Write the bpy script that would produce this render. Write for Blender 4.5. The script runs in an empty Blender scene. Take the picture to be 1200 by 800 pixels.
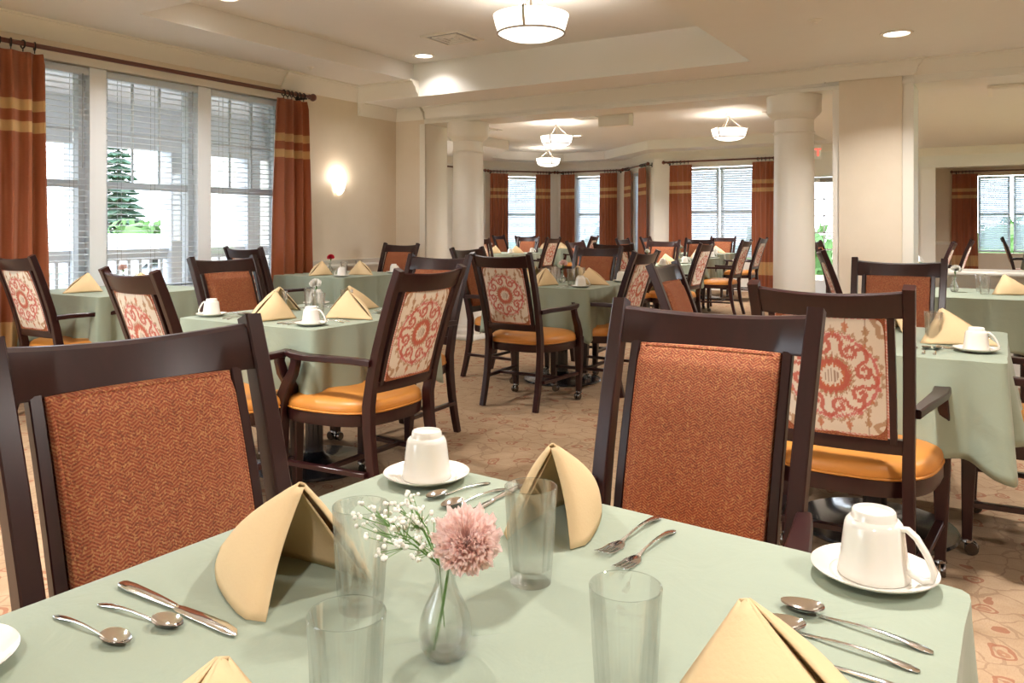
import bpy, math, random
from math import sin, cos, pi, radians, sqrt, exp
from mathutils import Vector, Matrix
import numpy as np
random.seed(7)
SC = bpy.context.scene
COL = SC.collection

# ------------------------------------------------------------------ camera / measuring
A = radians(31.5); CA, SA = cos(A), sin(A); F = 945.0; HOR = 266.0; CZ = 1.2
def at(x, y, z):
    "room point on the level z that the photograph shows at pixel x, y"
    d = F*(CZ-z)/(y-HOR); r = (x-600)/F*d
    return Vector((CA*r-SA*d, SA*r+CA*d, z))
cam_d = bpy.data.cameras.new('camera'); cam = bpy.data.objects.new('camera', cam_d); COL.objects.link(cam)
cam.location = (0, 0, CZ); cam.rotation_euler = (pi/2, 0, A)
cam_d.sensor_width = 36; cam_d.lens = F/1200*36; cam_d.shift_y = -(400-HOR)/1200
cam_d.clip_start = 0.05
SC.camera = cam
SC.view_settings.view_transform = 'Standard'; SC.view_settings.look = 'None'
SC.view_settings.exposure = 0.36; SC.view_settings.gamma = 1; SC.view_settings.use_curve_mapping = False
SC.cycles.use_denoising = True
SC.cycles.max_bounces = 14; SC.cycles.transparent_max_bounces = 24
SC.cycles.diffuse_bounces = 5; SC.cycles.glossy_bounces = 4; SC.cycles.transmission_bounces = 12
SC.cycles.caustics_reflective = False; SC.cycles.caustics_refractive = False
SC.cycles.sample_clamp_indirect = 6

# ------------------------------------------------------------------ materials
def newmat(name):
    m = bpy.data.materials.new(name); m.use_nodes = True
    nt = m.node_tree; return m, nt, nt.nodes['Principled BSDF']
def N(nt, typ, **kw):
    n = nt.nodes.new(typ)
    for k, v in kw.items():
        if k.startswith('i_'): n.inputs[int(k[2:])].default_value = v
        else: setattr(n, k, v)
    return n
def math_(nt, op, a, b=None, c=None, clamp=False):
    n = nt.nodes.new('ShaderNodeMath'); n.operation = op; n.use_clamp = clamp
    for i, v in enumerate((a, b, c)):
        if v is None: continue
        if isinstance(v, (int, float)): n.inputs[i].default_value = v
        else: nt.links.new(v, n.inputs[i])
    return n.outputs[0]
def mixc(nt, f, a, b):
    n = nt.nodes.new('ShaderNodeMix'); n.data_type = 'RGBA'
    for i, v in ((0, f), (6, a), (7, b)):
        if isinstance(v, (int, float)): n.inputs[i].default_value = v
        elif isinstance(v, tuple): n.inputs[i].default_value = (*v, 1)
        else: nt.links.new(v, n.inputs[i])
    return n.outputs[2]
def bump(nt, bs, h, strength=.2, dist=.01):
    b = N(nt, 'ShaderNodeBump'); b.inputs['Strength'].default_value = strength; b.inputs['Distance'].default_value = dist
    nt.links.new(h, b.inputs['Height']); nt.links.new(b.outputs[0], bs.inputs['Normal'])
def objc(nt): return N(nt, 'ShaderNodeTexCoord').outputs['Object']
def noise(nt, scale, detail=3, vec=None, dist=0):
    n = N(nt, 'ShaderNodeTexNoise'); n.inputs['Scale'].default_value = scale; n.inputs['Detail'].default_value = detail
    n.inputs['Distortion'].default_value = dist
    nt.links.new(vec if vec is not None else objc(nt), n.inputs['Vector']); return n.outputs[0]
def mapping(nt, vec, scale):
    n = N(nt, 'ShaderNodeMapping'); n.inputs['Scale'].default_value = scale; nt.links.new(vec, n.inputs[0]); return n.outputs[0]
def plain(name, col, rough=.5, metal=0, spec=.5, var=.06, vscale=6, bmp=0, bscale=60, coat=0):
    m, nt, b = newmat(name)
    nz = noise(nt, vscale, 3)
    dark = tuple(c*(1-var) for c in col); lite = tuple(min(1, c*(1+var)) for c in col)
    nt.links.new(mixc(nt, nz, dark, lite), b.inputs['Base Color'])
    b.inputs['Roughness'].default_value = rough; b.inputs['Metallic'].default_value = metal
    b.inputs['Specular IOR Level'].default_value = spec
    b.inputs['Coat Weight'].default_value = coat; b.inputs['Coat Roughness'].default_value = .12
    if bmp: bump(nt, b, noise(nt, bscale, 4), bmp, .004)
    return m
def emis(name, col, s):
    m, nt, b = newmat(name)
    nz = noise(nt, 3, 1)
    nt.links.new(mixc(nt, nz, col, tuple(min(1, c*1.02) for c in col)), b.inputs['Emission Color'])
    b.inputs['Base Color'].default_value = (*col, 1)
    b.inputs['Emission Strength'].default_value = s; return m

M = {}
def mk_wood():
    m, nt, b = newmat('espresso_wood')
    v = mapping(nt, objc(nt), (40, 40, 4))
    nz = noise(nt, 1, 4, v, .6)
    nt.links.new(mixc(nt, nz, (.013, .003, .003), (.036, .0078, .007)), b.inputs['Base Color'])
    b.inputs['Roughness'].default_value = .32; b.inputs['Specular IOR Level'].default_value = .38; b.inputs['Coat Weight'].default_value = .12; b.inputs['Coat Roughness'].default_value = .22
    return m
M['wood'] = mk_wood()
M['rodwood'] = plain('reddish_rod_wood', (.12, .028, .014), .3, coat=.3)
M['black'] = plain('dark_iron', (.012, .011, .012), .35, .4)
M['base'] = plain('dark_base_metal', (.02, .018, .022), .22, .3, coat=.5)
M['vinyl'] = plain('mustard_vinyl', (.54, .21, .035), .42, var=.05, vscale=3, bmp=.03, bscale=180, coat=.08)
M['piping'] = plain('piping_vinyl', (.5, .2, .03), .45)
M['chrome'] = plain('polished_steel', (.86, .86, .88), .12, 1, var=.03)
M['nickel'] = plain('brushed_nickel', (.42, .37, .32), .32, 1)
M['caster'] = plain('caster_metal', (.20, .18, .17), .2, 1)
M['ceramic'] = plain('offwhite_china', (.83, .80, .74), .12, var=.015, spec=.6, coat=.3)
M['napkin'] = plain('tan_napkin', (.71, .53, .31), .85, spec=.15, var=.05, bmp=.12, bscale=220)
M['trimwhite'] = plain('cream_trim_paint', (.80, .755, .67), .35, var=.015)
M['beamwhite'] = plain('beam_paint', (.78, .745, .67), .38, var=.015)
M['column'] = plain('column_paint', (.84, .80, .72), .35, var=.015)
M['ceil'] = plain('ceiling_paint', (.80, .775, .735), .7, var=.015)
M['whitewall'] = plain('pale_wall_paint', (.80, .77, .70), .7, var=.02)
M['framewhite'] = plain('window_vinyl_white', (.80, .83, .86), .35, var=.02)
M['slat'] = plain('blind_slat_white', (.84, .86, .88), .4, var=.02)
def mk_slat():
    m, nt, b = newmat('blind_slat_white')
    nz = noise(nt, 8, 2); nt.links.new(mixc(nt, nz, (.84, .87, .90), (.88, .90, .92)), b.inputs['Base Color']); b.inputs['Roughness'].default_value = .4
    tr = N(nt, 'ShaderNodeBsdfTranslucent'); tr.inputs[0].default_value = (.80, .88, .94, 1)
    mx = N(nt, 'ShaderNodeMixShader'); mx.inputs[0].default_value = .45; out = nt.nodes['Material Output']
    nt.links.new(b.outputs[0], mx.inputs[1]); nt.links.new(tr.outputs[0], mx.inputs[2]); nt.links.new(mx.outputs[0], out.inputs[0]); return m
M['slat'] = mk_slat()
M['cord'] = plain('grey_cord', (.35, .37, .4), .6)
M['grey'] = plain('vent_grey', (.30, .29, .28), .5)
M['stem'] = plain('green_stem', (.13, .27, .06), .5, var=.2, vscale=40)
M['pink'] = plain('pink_petal', (.95, .68, .62), .6, var=.06, vscale=60, spec=.2)
def mk_petal():
    m, nt, b = newmat('pink_petal')
    nz = noise(nt, 60, 3); c = mixc(nt, nz, (.96, .76, .71), (.98, .84, .80)); nt.links.new(c, b.inputs['Base Color']); b.inputs['Roughness'].default_value = .6
    tr = N(nt, 'ShaderNodeBsdfTranslucent'); nt.links.new(c, tr.inputs[0]); mx = N(nt, 'ShaderNodeMixShader'); mx.inputs[0].default_value = .5; out = nt.nodes['Material Output']
    nt.links.new(b.outputs[0], mx.inputs[1]); nt.links.new(tr.outputs[0], mx.inputs[2]); nt.links.new(mx.outputs[0], out.inputs[0]); return m
M['pink'] = mk_petal()
M['redpetal'] = plain('red_petal', (.75, .02, .06), .6, var=.2, vscale=60)
M['whitepetal'] = plain('white_petal', (.9, .88, .82), .6, var=.06, vscale=60)
M['lens'] = emis('lamp_lens', (1, .93, .82), 9)
M['bowl'] = emis('lamp_bowl_glass', (1, .93, .84), 1.6)
M['sconceglass'] = emis('sconce_glass', (1, .90, .76), 2.2)
M['lawn'] = plain('lawn', (.14, .24, .07), .9, var=.3, vscale=2)
M['paving'] = plain('pale_paving', (.42, .41, .39), .9, var=.1)
M['deck'] = plain('porch_deck', (.60, .63, .68), .7)
M['porch'] = plain('porch_white', (.72, .78, .86), .6)
M['needle'] = plain('conifer_needles', (.05, .11, .07), .9, var=.4, vscale=9)
M['bushgreen'] = plain('bush_leaves', (.10, .2, .06), .9, var=.4, vscale=9)
M['bark'] = plain('bark', (.1, .07, .05), .9)
M['exitwhite'] = plain('exit_housing', (.75, .72, .70), .4)

def mk_wallpaper():
    m, nt, b = newmat('cream_wallpaper')
    v = objc(nt)
    n1 = noise(nt, 7, 2, v); n2 = noise(nt, 60, 4, mapping(nt, v, (1, 1, .35)))
    c = mixc(nt, n1, (.715, .61, .475), (.76, .66, .53))
    c = mixc(nt, math_(nt, 'MULTIPLY', n2, .25), c, (.66, .56, .42))
    nt.links.new(c, b.inputs['Base Color']); b.inputs['Roughness'].default_value = .65
    bump(nt, b, n2, .08, .003); return m
M['wallpaper'] = mk_wallpaper()

def mk_cloth(name, col):
    m, nt, b = newmat(name)
    v = objc(nt)
    n1 = noise(nt, 3.5, 3, v); n2 = noise(nt, 420, 2, v); n3 = noise(nt, 9, 4, v, 1.2)
    c = mixc(nt, n1, tuple(x*.93 for x in col), tuple(x*1.06 for x in col))
    c = mixc(nt, math_(nt, 'MULTIPLY', n2, .22), c, tuple(x*.75 for x in col))
    nt.links.new(c, b.inputs['Base Color']); b.inputs['Roughness'].default_value = .72
    b.inputs['Sheen Weight'].default_value = .15
    bump(nt, b, n3, .22, .012); return m
M['cloth'] = mk_cloth('sage_green_cloth', (.285, .335, .252))

def mk_rust():
    m, nt, b = newmat('rust_herringbone')
    uv = N(nt, 'ShaderNodeUVMap').outputs[0]
    sep = N(nt, 'ShaderNodeSeparateXYZ'); nt.links.new(uv, sep.inputs[0])
    u, v = sep.outputs[0], sep.outputs[1]
    colw = math_(nt, 'DIVIDE', u, .024)
    tri = math_(nt, 'ABSOLUTE', math_(nt, 'SUBTRACT', math_(nt, 'FRACT', colw), .5))
    nz = noise(nt, 90, 3, uv)
    w = math_(nt, 'ADD', math_(nt, 'DIVIDE', v, .0054), math_(nt, 'MULTIPLY', tri, 2.8))
    w = math_(nt, 'ADD', w, math_(nt, 'MULTIPLY', nz, .35))
    st = math_(nt, 'FRACT', w)
    st = math_(nt, 'MULTIPLY', math_(nt, 'ABSOLUTE', math_(nt, 'SUBTRACT', st, .5)), 2)
    vor = N(nt, 'ShaderNodeTexVoronoi'); vor.inputs['Scale'].default_value = 420
    nt.links.new(mapping(nt, uv, (1, 1.0, 1)), vor.inputs['Vector'])
    sc = N(nt, 'ShaderNodeSeparateColor'); nt.links.new(vor.outputs['Color'], sc.inputs[0])
    big = noise(nt, 14, 2, uv)
    base = mixc(nt, big, (.24, .045, .022), (.28, .066, .032))
    c = mixc(nt, math_(nt, 'MULTIPLY', math_(nt, 'POWER', st, 1.5), .7), base, (.46, .22, .10))
    c = mixc(nt, math_(nt, 'MULTIPLY', math_(nt, 'GREATER_THAN', sc.outputs[0], .78), .45), c, (.09, .03, .022))
    c = mixc(nt, math_(nt, 'MULTIPLY', math_(nt, 'GREATER_THAN', sc.outputs[1], .88), .45), c, (.55, .30, .12))
    nt.links.new(c, b.inputs['Base Color']); b.inputs['Roughness'].default_value = .85
    b.inputs['Specular IOR Level'].default_value = .2
    bump(nt, b, math_(nt, 'ADD', st, sc.outputs[2]), .35, .0012); return m
M['rust'] = mk_rust()

def mk_ikat():
    m, nt, b = newmat('ikat_medallion_fabric')
    at_ = N(nt, 'ShaderNodeVertexColor'); at_.layer_name = 'pattern'
    uv = N(nt, 'ShaderNodeUVMap').outputs[0]
    nz = noise(nt, 500, 2, mapping(nt, uv, (1, .2, 1)))
    c = mixc(nt, math_(nt, 'MULTIPLY', nz, .25), at_.outputs[0], (.55, .45, .36))
    nt.links.new(c, b.inputs['Base Color']); b.inputs['Roughness'].default_value = .8
    b.inputs['Specular IOR Level'].default_value = .2
    return m
M['ikat'] = mk_ikat()

def mk_carpet():
    m, nt, b = newmat('patterned_carpet')
    v = objc(nt)
    nz = N(nt, 'ShaderNodeTexNoise'); nz.inputs['Scale'].default_value = 4.5; nz.inputs['Detail'].default_value = 3; nt.links.new(v, nz.inputs['Vector'])
    vm = N(nt, 'ShaderNodeVectorMath'); vm.operation = 'MULTIPLY_ADD'
    nt.links.new(nz.outputs['Color'], vm.inputs[0]); vm.inputs[1].default_value = (.20, .20, 0); nt.links.new(v, vm.inputs[2])
    vv = vm.outputs[0]
    vo = N(nt, 'ShaderNodeTexVoronoi'); vo.inputs['Scale'].default_value = 9.5; nt.links.new(vv, vo.inputs['Vector'])
    dist = vo.outputs['Distance']
    ring = math_(nt, 'LESS_THAN', math_(nt, 'ABSOLUTE', math_(nt, 'SUBTRACT', dist, .30)), .05)
    ring2 = math_(nt, 'LESS_THAN', math_(nt, 'ABSOLUTE', math_(nt, 'SUBTRACT', dist, .12)), .05)
    vine = N(nt, 'ShaderNodeTexVoronoi'); vine.feature = 'DISTANCE_TO_EDGE'; vine.inputs['Scale'].default_value = 8.5
    nt.links.new(vv, vine.inputs['Vector'])
    vl = math_(nt, 'LESS_THAN', vine.outputs['Distance'], .03)
    sc = N(nt, 'ShaderNodeSeparateColor'); nt.links.new(vo.outputs['Color'], sc.inputs[0])
    pick = math_(nt, 'GREATER_THAN', sc.outputs[0], .35)
    c = mixc(nt, noise(nt, 11, 5, v), (.33, .21, .12), (.54, .385, .25))
    c = mixc(nt, math_(nt, 'MULTIPLY', vl, .38), c, (.18, .09, .055))
    c = mixc(nt, math_(nt, 'MULTIPLY', math_(nt, 'MULTIPLY', ring, pick), .75), c, (.29, .085, .045))
    c = mixc(nt, math_(nt, 'MULTIPLY', math_(nt, 'MULTIPLY', ring2, pick), .65), c, (.32, .11, .06))
    fine = noise(nt, 240, 2, mapping(nt, v, (1, .3, 1)))
    c = mixc(nt, math_(nt, 'MULTIPLY', fine, .5), c, (.22, .15, .095))
    nt.links.new(c, b.inputs['Base Color']); b.inputs['Roughness'].default_value = .95
    b.inputs['Specular IOR Level'].default_value = .1
    bump(nt, b, fine, .5, .004); return m
M['carpet'] = mk_carpet()

def mk_curtain():
    m, nt, b = newmat('rust_striped_curtain')
    sep = N(nt, 'ShaderNodeSeparateXYZ'); nt.links.new(objc(nt), sep.inputs[0]); z = sep.outputs[2]
    def band(lo, hi):
        return math_(nt, 'MULTIPLY', math_(nt, 'GREATER_THAN', z, lo), math_(nt, 'LESS_THAN', z, hi))
    s = math_(nt, 'ADD', math_(nt, 'ADD', band(2.0, 2.075), band(1.85, 1.925)), band(.32, .56), clamp=True)
    nz = noise(nt, 30, 3, mapping(nt, objc(nt), (1, 1, 6)))
    c = mixc(nt, nz, (.31, .082, .030), (.38, .115, .042))
    c = mixc(nt, s, c, (.60, .36, .15))
    nt.links.new(c, b.inputs['Base Color']); b.inputs['Roughness'].default_value = .5
    b.inputs['Sheen Weight'].default_value = .3
    tr = N(nt, 'ShaderNodeBsdfTranslucent'); nt.links.new(c, tr.inputs[0])
    mx = N(nt, 'ShaderNodeMixShader'); mx.inputs[0].default_value = .25
    out = nt.nodes['Material Output']
    nt.links.new(b.outputs[0], mx.inputs[1]); nt.links.new(tr.outputs[0], mx.inputs[2]); nt.links.new(mx.outputs[0], out.inputs[0])
    return m
M['curtain'] = mk_curtain()

def mk_glass(name, clear=.72, tint=(.99, .995, .993)):
    m, nt, b = newmat(name)
    nt.nodes.remove(b); out = nt.nodes['Material Output']
    t = N(nt, 'ShaderNodeBsdfTransparent'); t.inputs[0].default_value = (*tint, 1)
    g = N(nt, 'ShaderNodeBsdfGlass'); g.inputs['IOR'].default_value = 1.4; g.inputs['Roughness'].default_value = 0
    gl = N(nt, 'ShaderNodeBsdfGlossy'); gl.inputs['Roughness'].default_value = .03
    fr = N(nt, 'ShaderNodeLayerWeight'); fr.inputs[0].default_value = .25
    nz = noise(nt, 30, 2)
    m1 = N(nt, 'ShaderNodeMixShader'); nt.links.new(math_(nt, 'MULTIPLY_ADD', nz, .05, 1-clear), m1.inputs[0])
    nt.links.new(t.outputs[0], m1.inputs[1]); nt.links.new(g.outputs[0], m1.inputs[2])
    m2 = N(nt, 'ShaderNodeMixShader'); nt.links.new(math_(nt, 'MULTIPLY', fr.outputs['Facing'], .25), m2.inputs[0])
    nt.links.new(m1.outputs[0], m2.inputs[1]); nt.links.new(gl.outputs[0], m2.inputs[2]); nt.links.new(m2.outputs[0], out.inputs[0])
    return m
M['glass'] = mk_glass('clear_tumbler_glass')
M['vase'] = mk_glass('clear_vase_glass', .78)
def mk_pane():
    m, nt, b = newmat('window_pane_glass')
    nt.nodes.remove(b); out = nt.nodes['Material Output']
    t = N(nt, 'ShaderNodeBsdfTransparent'); t.inputs[0].default_value = (.97, .98, 1, 1)
    gl = N(nt, 'ShaderNodeBsdfGlossy'); gl.inputs['Roughness'].default_value = .02
    fr = N(nt, 'ShaderNodeFresnel'); mx = N(nt, 'ShaderNodeMixShader')
    nz = noise(nt, 2, 1)
    nt.links.new(math_(nt, 'MULTIPLY', fr.outputs[0], math_(nt, 'MULTIPLY_ADD', nz, .1, .7)), mx.inputs[0])
    nt.links.new(t.outputs[0], mx.inputs[1]); nt.links.new(gl.outputs[0], mx.inputs[2]); nt.links.new(mx.outputs[0], out.inputs[0])
    return m
M['pane'] = mk_pane()
M['exitred'] = emis('exit_letters', (1, .08, .06), 1.6)

# ------------------------------------------------------------------ mesh helpers
class MB:
    def __init__(s): s.v = []; s.f = []; s.uv = None
    def add(s, v, f):
        o = len(s.v); s.v += [tuple(p) for p in v]; s.f += [tuple(i+o for i in q) for q in f]; return s
    def box(s, x0, x1, y0, y1, z0, z1, ch=0):
        if ch <= 0:
            v = [(x, y, z) for x in (x0, x1) for y in (y0, y1) for z in (z0, z1)]
            f = [(0, 1, 3, 2), (4, 6, 7, 5), (0, 4, 5, 1), (2, 3, 7, 6), (0, 2, 6, 4), (1, 5, 7, 3)]
            return s.add(v, f)
        # chamfered along vertical and top edges: stack of octagonal outlines
        def o(e, z): return [(x0+ch+e*1., y0+e, z), (x1-ch-e, y0+e, z), (x1-e, y0+ch+e, z), (x1-e, y1-ch-e, z), (x1-ch-e, y1-e, z), (x0+ch+e, y1-e, z), (x0+e, y1-ch-e, z), (x0+e, y0+ch+e, z)]
        L = [o(ch*.7, z0), o(0, z0+ch), o(0, z1-ch), o(ch*.7, z1)]
        return s.loft(L, True)
    def loft(s, rings, caps=True, closed=True):
        n = len(rings[0]); v = [p for r in rings for p in r]; f = []
        for i in range(len(rings)-1):
            for j in range(n if closed else n-1):
                k = (j+1) % n
                f.append((i*n+j, i*n+k, (i+1)*n+k, (i+1)*n+j))
        if caps and closed:
            f.append(tuple(reversed(range(n)))); f.append(tuple((len(rings)-1)*n+j for j in range(n)))
        return s.add(v, f)
    def sweep(s, path, w, h, side=(1, 0, 0), ch=.2, caps=True):
        "rectangular section w (along side) x h, chamfered, swept along a path; w, h may be lists"
        path = [Vector(p) for p in path]; n = len(path); rings = []
        for i, p in enumerate(path):
            t = (path[min(i+1, n-1)]-path[max(i-1, 0)]).normalized()
            sd = Vector(side); sd = (sd-t*sd.dot(t)).normalized(); u = t.cross(sd)
            ww = (w[i] if isinstance(w, (list, tuple)) else w)/2; hh = (h[i] if isinstance(h, (list, tuple)) else h)/2
            c = ch*min(ww, hh)
            q = [(-ww+c, -hh), (ww-c, -hh), (ww, -hh+c), (ww, hh-c), (ww-c, hh), (-ww+c, hh), (-ww, hh-c), (-ww, -hh+c)]
            rings.append([p+sd*a+u*b for a, b in q])
        return s.loft(rings, caps)
    def tube(s, path, r, n=8, caps=True):
        path = [Vector(p) for p in path]; m = len(path); rings = []; ref = None
        for i, p in enumerate(path):
            t = (path[min(i+1, m-1)]-path[max(i-1, 0)]).normalized()
            if ref is None: ref = Vector((0, 0, 1)) if abs(t.z) < .9 else Vector((1, 0, 0))
            a = (ref-t*ref.dot(t)).normalized(); ref = a; b = t.cross(a)
            rr = r[i] if isinstance(r, (list, tuple)) else r
            rings.append([p+a*rr*cos(2*pi*k/n)+b*rr*sin(2*pi*k/n) for k in range(n)])
        return s.loft(rings, caps)
    def lathe(s, prof, n=24, c=(0, 0, 0), mod=None, caps=False):
        rings = []
        for i, (r, z) in enumerate(prof):
            rings.append([(c[0]+r*(mod(i, 2*pi*k/n) if mod else 1)*cos(2*pi*k/n), c[1]+r*(mod(i, 2*pi*k/n) if mod else 1)*sin(2*pi*k/n), c[2]+z) for k in range(n)])
        return s.loft(rings, caps)
    def torus(s, c, R, r, axis='z', n=20, m=8):
        rings = []
        for i in range(n):
            a = 2*pi*i/n; ring = []
            for j in range(m):
                b = 2*pi*j/m; x = (R+r*cos(b))*cos(a); y = (R+r*cos(b))*sin(a); z = r*sin(b)
                p = {'z': (x, y, z), 'x': (z, x, y), 'y': (x, z, y)}[axis]
                ring.append((c[0]+p[0], c[1]+p[1], c[2]+p[2]))
            rings.append(ring)
        rings.append(rings[0]); return s.loft(rings, False)
    def grid(s, fn, nu, nv, wrap=False):
        v = [fn(i/nu, j/nv) for j in range(nv+1) for i in range(nu+1)]
        f = [(j*(nu+1)+i, j*(nu+1)+i+1, (j+1)*(nu+1)+i+1, (j+1)*(nu+1)+i) for j in range(nv) for i in range(nu)]
        return s.add(v, f)
    def ball(s, c, r, n=8, m=6, sz=1):
        prof = [(max(1e-5, r*sin(pi*k/m)), -r*sz*cos(pi*k/m)) for k in range(m+1)]
        return s.lathe(prof, n, c)
    def xf(s, mat):
        s.v = [tuple(mat @ Vector(p)) for p in s.v]; return s
    def mesh(s, name, mat, smooth=None):
        me = bpy.data.meshes.new(name); me.from_pydata(s.v, [], s.f); me.materials.append(mat)
        me.validate(); me.update()
        if smooth: me.shade_smooth() if smooth >= 180 else me.set_sharp_from_angle(angle=radians(smooth))
        if not smooth:
            me.shade_flat()
        return me

def link(name, me, parent=None, loc=None, rz=0):
    o = bpy.data.objects.new(name, me); COL.objects.link(o)
    if parent is not None: o.parent = parent
    if loc is not None: o.location = loc
    if rz: o.rotation_euler.z = rz
    return o
def obj(name, mb, mat, parent=None, smooth=40, loc=None, rz=0):
    return link(name, mb.mesh(name, M[mat] if isinstance(mat, str) else mat, smooth), parent, loc, rz)
def thing(name, label, cat, loc=(0, 0, 0), rz=0, group=None):
    o = bpy.data.objects.new(name, None); COL.objects.link(o); o.location = loc; o.rotation_euler.z = rz
    o.empty_display_size = .1
    return tag(o, label, cat, group)
def tag(o, label, cat, group=None, kind=None):
    if label: o['label'] = label
    if cat: o['category'] = cat
    if group: o['group'] = group
    if kind: o['kind'] = kind
    return o
def struct(name, mb, mat, label=None, smooth=40, cat=None):
    o = obj(name, mb, mat, None, smooth); o['kind'] = 'structure'
    o['label'] = label or ('plain ' + name.replace('_', ' ') + ' of the dining room'); o['category'] = cat or name.split('_')[0].split('.')[0]
    return o
def copy_tree(root, loc, rz, label, group=None):
    r = root.copy(); COL.objects.link(r); r.location = loc; r.rotation_euler.z = rz; r['label'] = label
    if group: r['group'] = group
    def rec(src, dst):
        for ch in src.children:
            c = ch.copy(); COL.objects.link(c); c.parent = dst; rec(ch, c)
    rec(root, r); return r

class Proto:
    "builds the thing the first time, copies it afterwards"
    def __init__(s, fn): s.fn = fn; s.root = None
    def put(s, loc, rz, label, group=None):
        if s.root is None:
            s.root = s.fn(); r = s.root; r.location = loc; r.rotation_euler.z = rz; r['label'] = label
            if group: r['group'] = group
            return r
        bpy.context.view_layer.update() if False else None
        return copy_tree(s.root, loc, rz, label, group)

# ------------------------------------------------------------------ room shell
XL, YB, XR = -5.85, -2.2, 3.2           # left wall, wall behind, right wall
YC, YC2 = 7.05, 7.44                    # cross beam line
ZS, ZT, ZB, ZH = 2.67, 2.845, 2.51, 2.33
def prism(poly, z0, z1):
    n = len(poly); m = MB()
    return m.loft([[(x, y, z0) for x, y in poly], [(x, y, z1) for x, y in poly]])
struct('floor', MB().box(-10.3, 3.5, -2.5, 21.3, -.1, 0), 'carpet', 'tan carpet with reddish scroll pattern', cat='floor')
# front room ceiling
struct('ceiling', MB().box(-5.15, -1.7, 3.35, 6.47, ZT, 2.95), 'ceil', 'raised tray ceiling over the front room')
struct('ceiling', MB().box(XL-.2, -5.1, YB, 6.42, ZS, 2.95), 'ceil', 'lower ceiling strip along the left window wall')
struct('ceiling', MB().box(-5.1, -1.72, YB, 3.4, ZS, 2.95), 'ceil', 'lower ceiling in front of the raised tray')
struct('ceiling', MB().box(-1.72, XR+.2, YB, YC, ZB, 2.95), 'ceil', 'low shaded ceiling over the right side of front room')
struct('ceiling', MB().box(XL-.2, -1.72, 6.42, YC, ZB, 2.95), 'ceil', 'low ceiling strip in front of the column beam')
# back room ceiling
struct('ceiling', MB().box(-10.3, XR+.2, YC2, 16.9, 2.85, 2.95), 'ceil', 'raised tray ceiling over the back room')
struct('ceiling', prism([(-10.2, YC2), (-8.1, YC2), (-8.1, 13.1), (-9.25, 14.3), (-9.25, 14.9), (-8.45, 16.0), (-7.45, 16.0), (-5.8, 14.4), (-2.3, 14.4), (-2.3, 15.3), (-5.9, 15.3), (-7.0, 16.8), (-9.0, 16.8), (-10.2, 15.0)], ZS, 2.86), 'ceil', 'lower ceiling edge around the bay of the back room')
struct('ceiling', MB().box(-2.3, XR+.2, YC2, 15.1, ZB, 2.86), 'ceil', 'low grey ceiling seen through the right opening')
struct('ceiling', MB().box(-3.0, XR+.2, 15.1, 21.3, ZS, 2.86), 'ceil', 'ceiling of the farthest room')

def wall(name, p0, p1, z0, z1, th=.18, holes=(), mat='wallpaper', label=None):
    "wall from p0 to p1, room on its left-hand side; thickness goes outward (right-hand); holes = (u0,u1,z0,z1)"
    p0 = Vector((*p0, 0)); p1 = Vector((*p1, 0)); L = (p1-p0).length; t = (p1-p0)/L; n = Vector((t.y, -t.x, 0))
    m = MB()
    def bx(u0, u1, a, b):
        if u1-u0 < 1e-4 or b-a < 1e-4: return
        m.loft([[p0+t*u0+Vector((0, 0, z)), p0+t*u1+Vector((0, 0, z)), p0+t*u1+n*th+Vector((0, 0, z)), p0+t*u0+n*th+Vector((0, 0, z))] for z in (a, b)])
    u = 0
    for (u0, u1, a, b) in sorted(holes):
        bx(u, u0, z0, z1); bx(u0, u1, z0, a); bx(u0, u1, b, z1); u = u1
    bx(u, L, z0, z1)
    return struct(name, m, mat, label)
def frame_of(p0, p1):
    "matrix whose x runs along the wall, y points into the room (left-hand side)"
    p0 = Vector((*p0, 0)); p1 = Vector((*p1, 0)); t = (p1-p0).normalized()
    return Matrix(((t.x, -t.y, 0, p0.x), (t.y, t.x, 0, p0.y), (0, 0, 1, 0), (0, 0, 0, 1)))

def extrude_profile(prof, path, mb=None, closed=False):
    "crown moulding: prof = [(out, z)], path = [(x,y)], out is to the LEFT of the path, mitred"
    mb = mb or MB(); rings = []; n = len(path)
    for i, p in enumerate(path):
        p = Vector(p)
        d1 = (Vector(path[i])-Vector(path[i-1])).normalized() if i > 0 else None
        d2 = (Vector(path[i+1])-Vector(path[i])).normalized() if i < n-1 else None
        d1 = d1 or d2; d2 = d2 or d1
        n1 = Vector((-d1.y, d1.x)); n2 = Vector((-d2.y, d2.x)); b = (n1+n2); b = b/b.length; k = 1/max(.3, b.dot(n1))
        rings.append([(p.x+b.x*k*o, p.y+b.y*k*o, z) for o, z in prof])
    return mb.loft(rings, True)
def crown(zt, h=.13, w=.1):
    return [(0, zt-h), (.012, zt-h), (.018, zt-h*.86), (w*.35, zt-h*.7), (w*.45, zt-h*.45), (w*.75, zt-h*.25), (w*.8, zt-h*.12), (w, zt-h*.1), (w, zt), (0, zt)]
def baseboard(h=.14, w=.018): return [(0, 0), (w, 0), (w, h*.8), (w*.5, h*.9), (w*.4, h), (0, h)]

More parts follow.
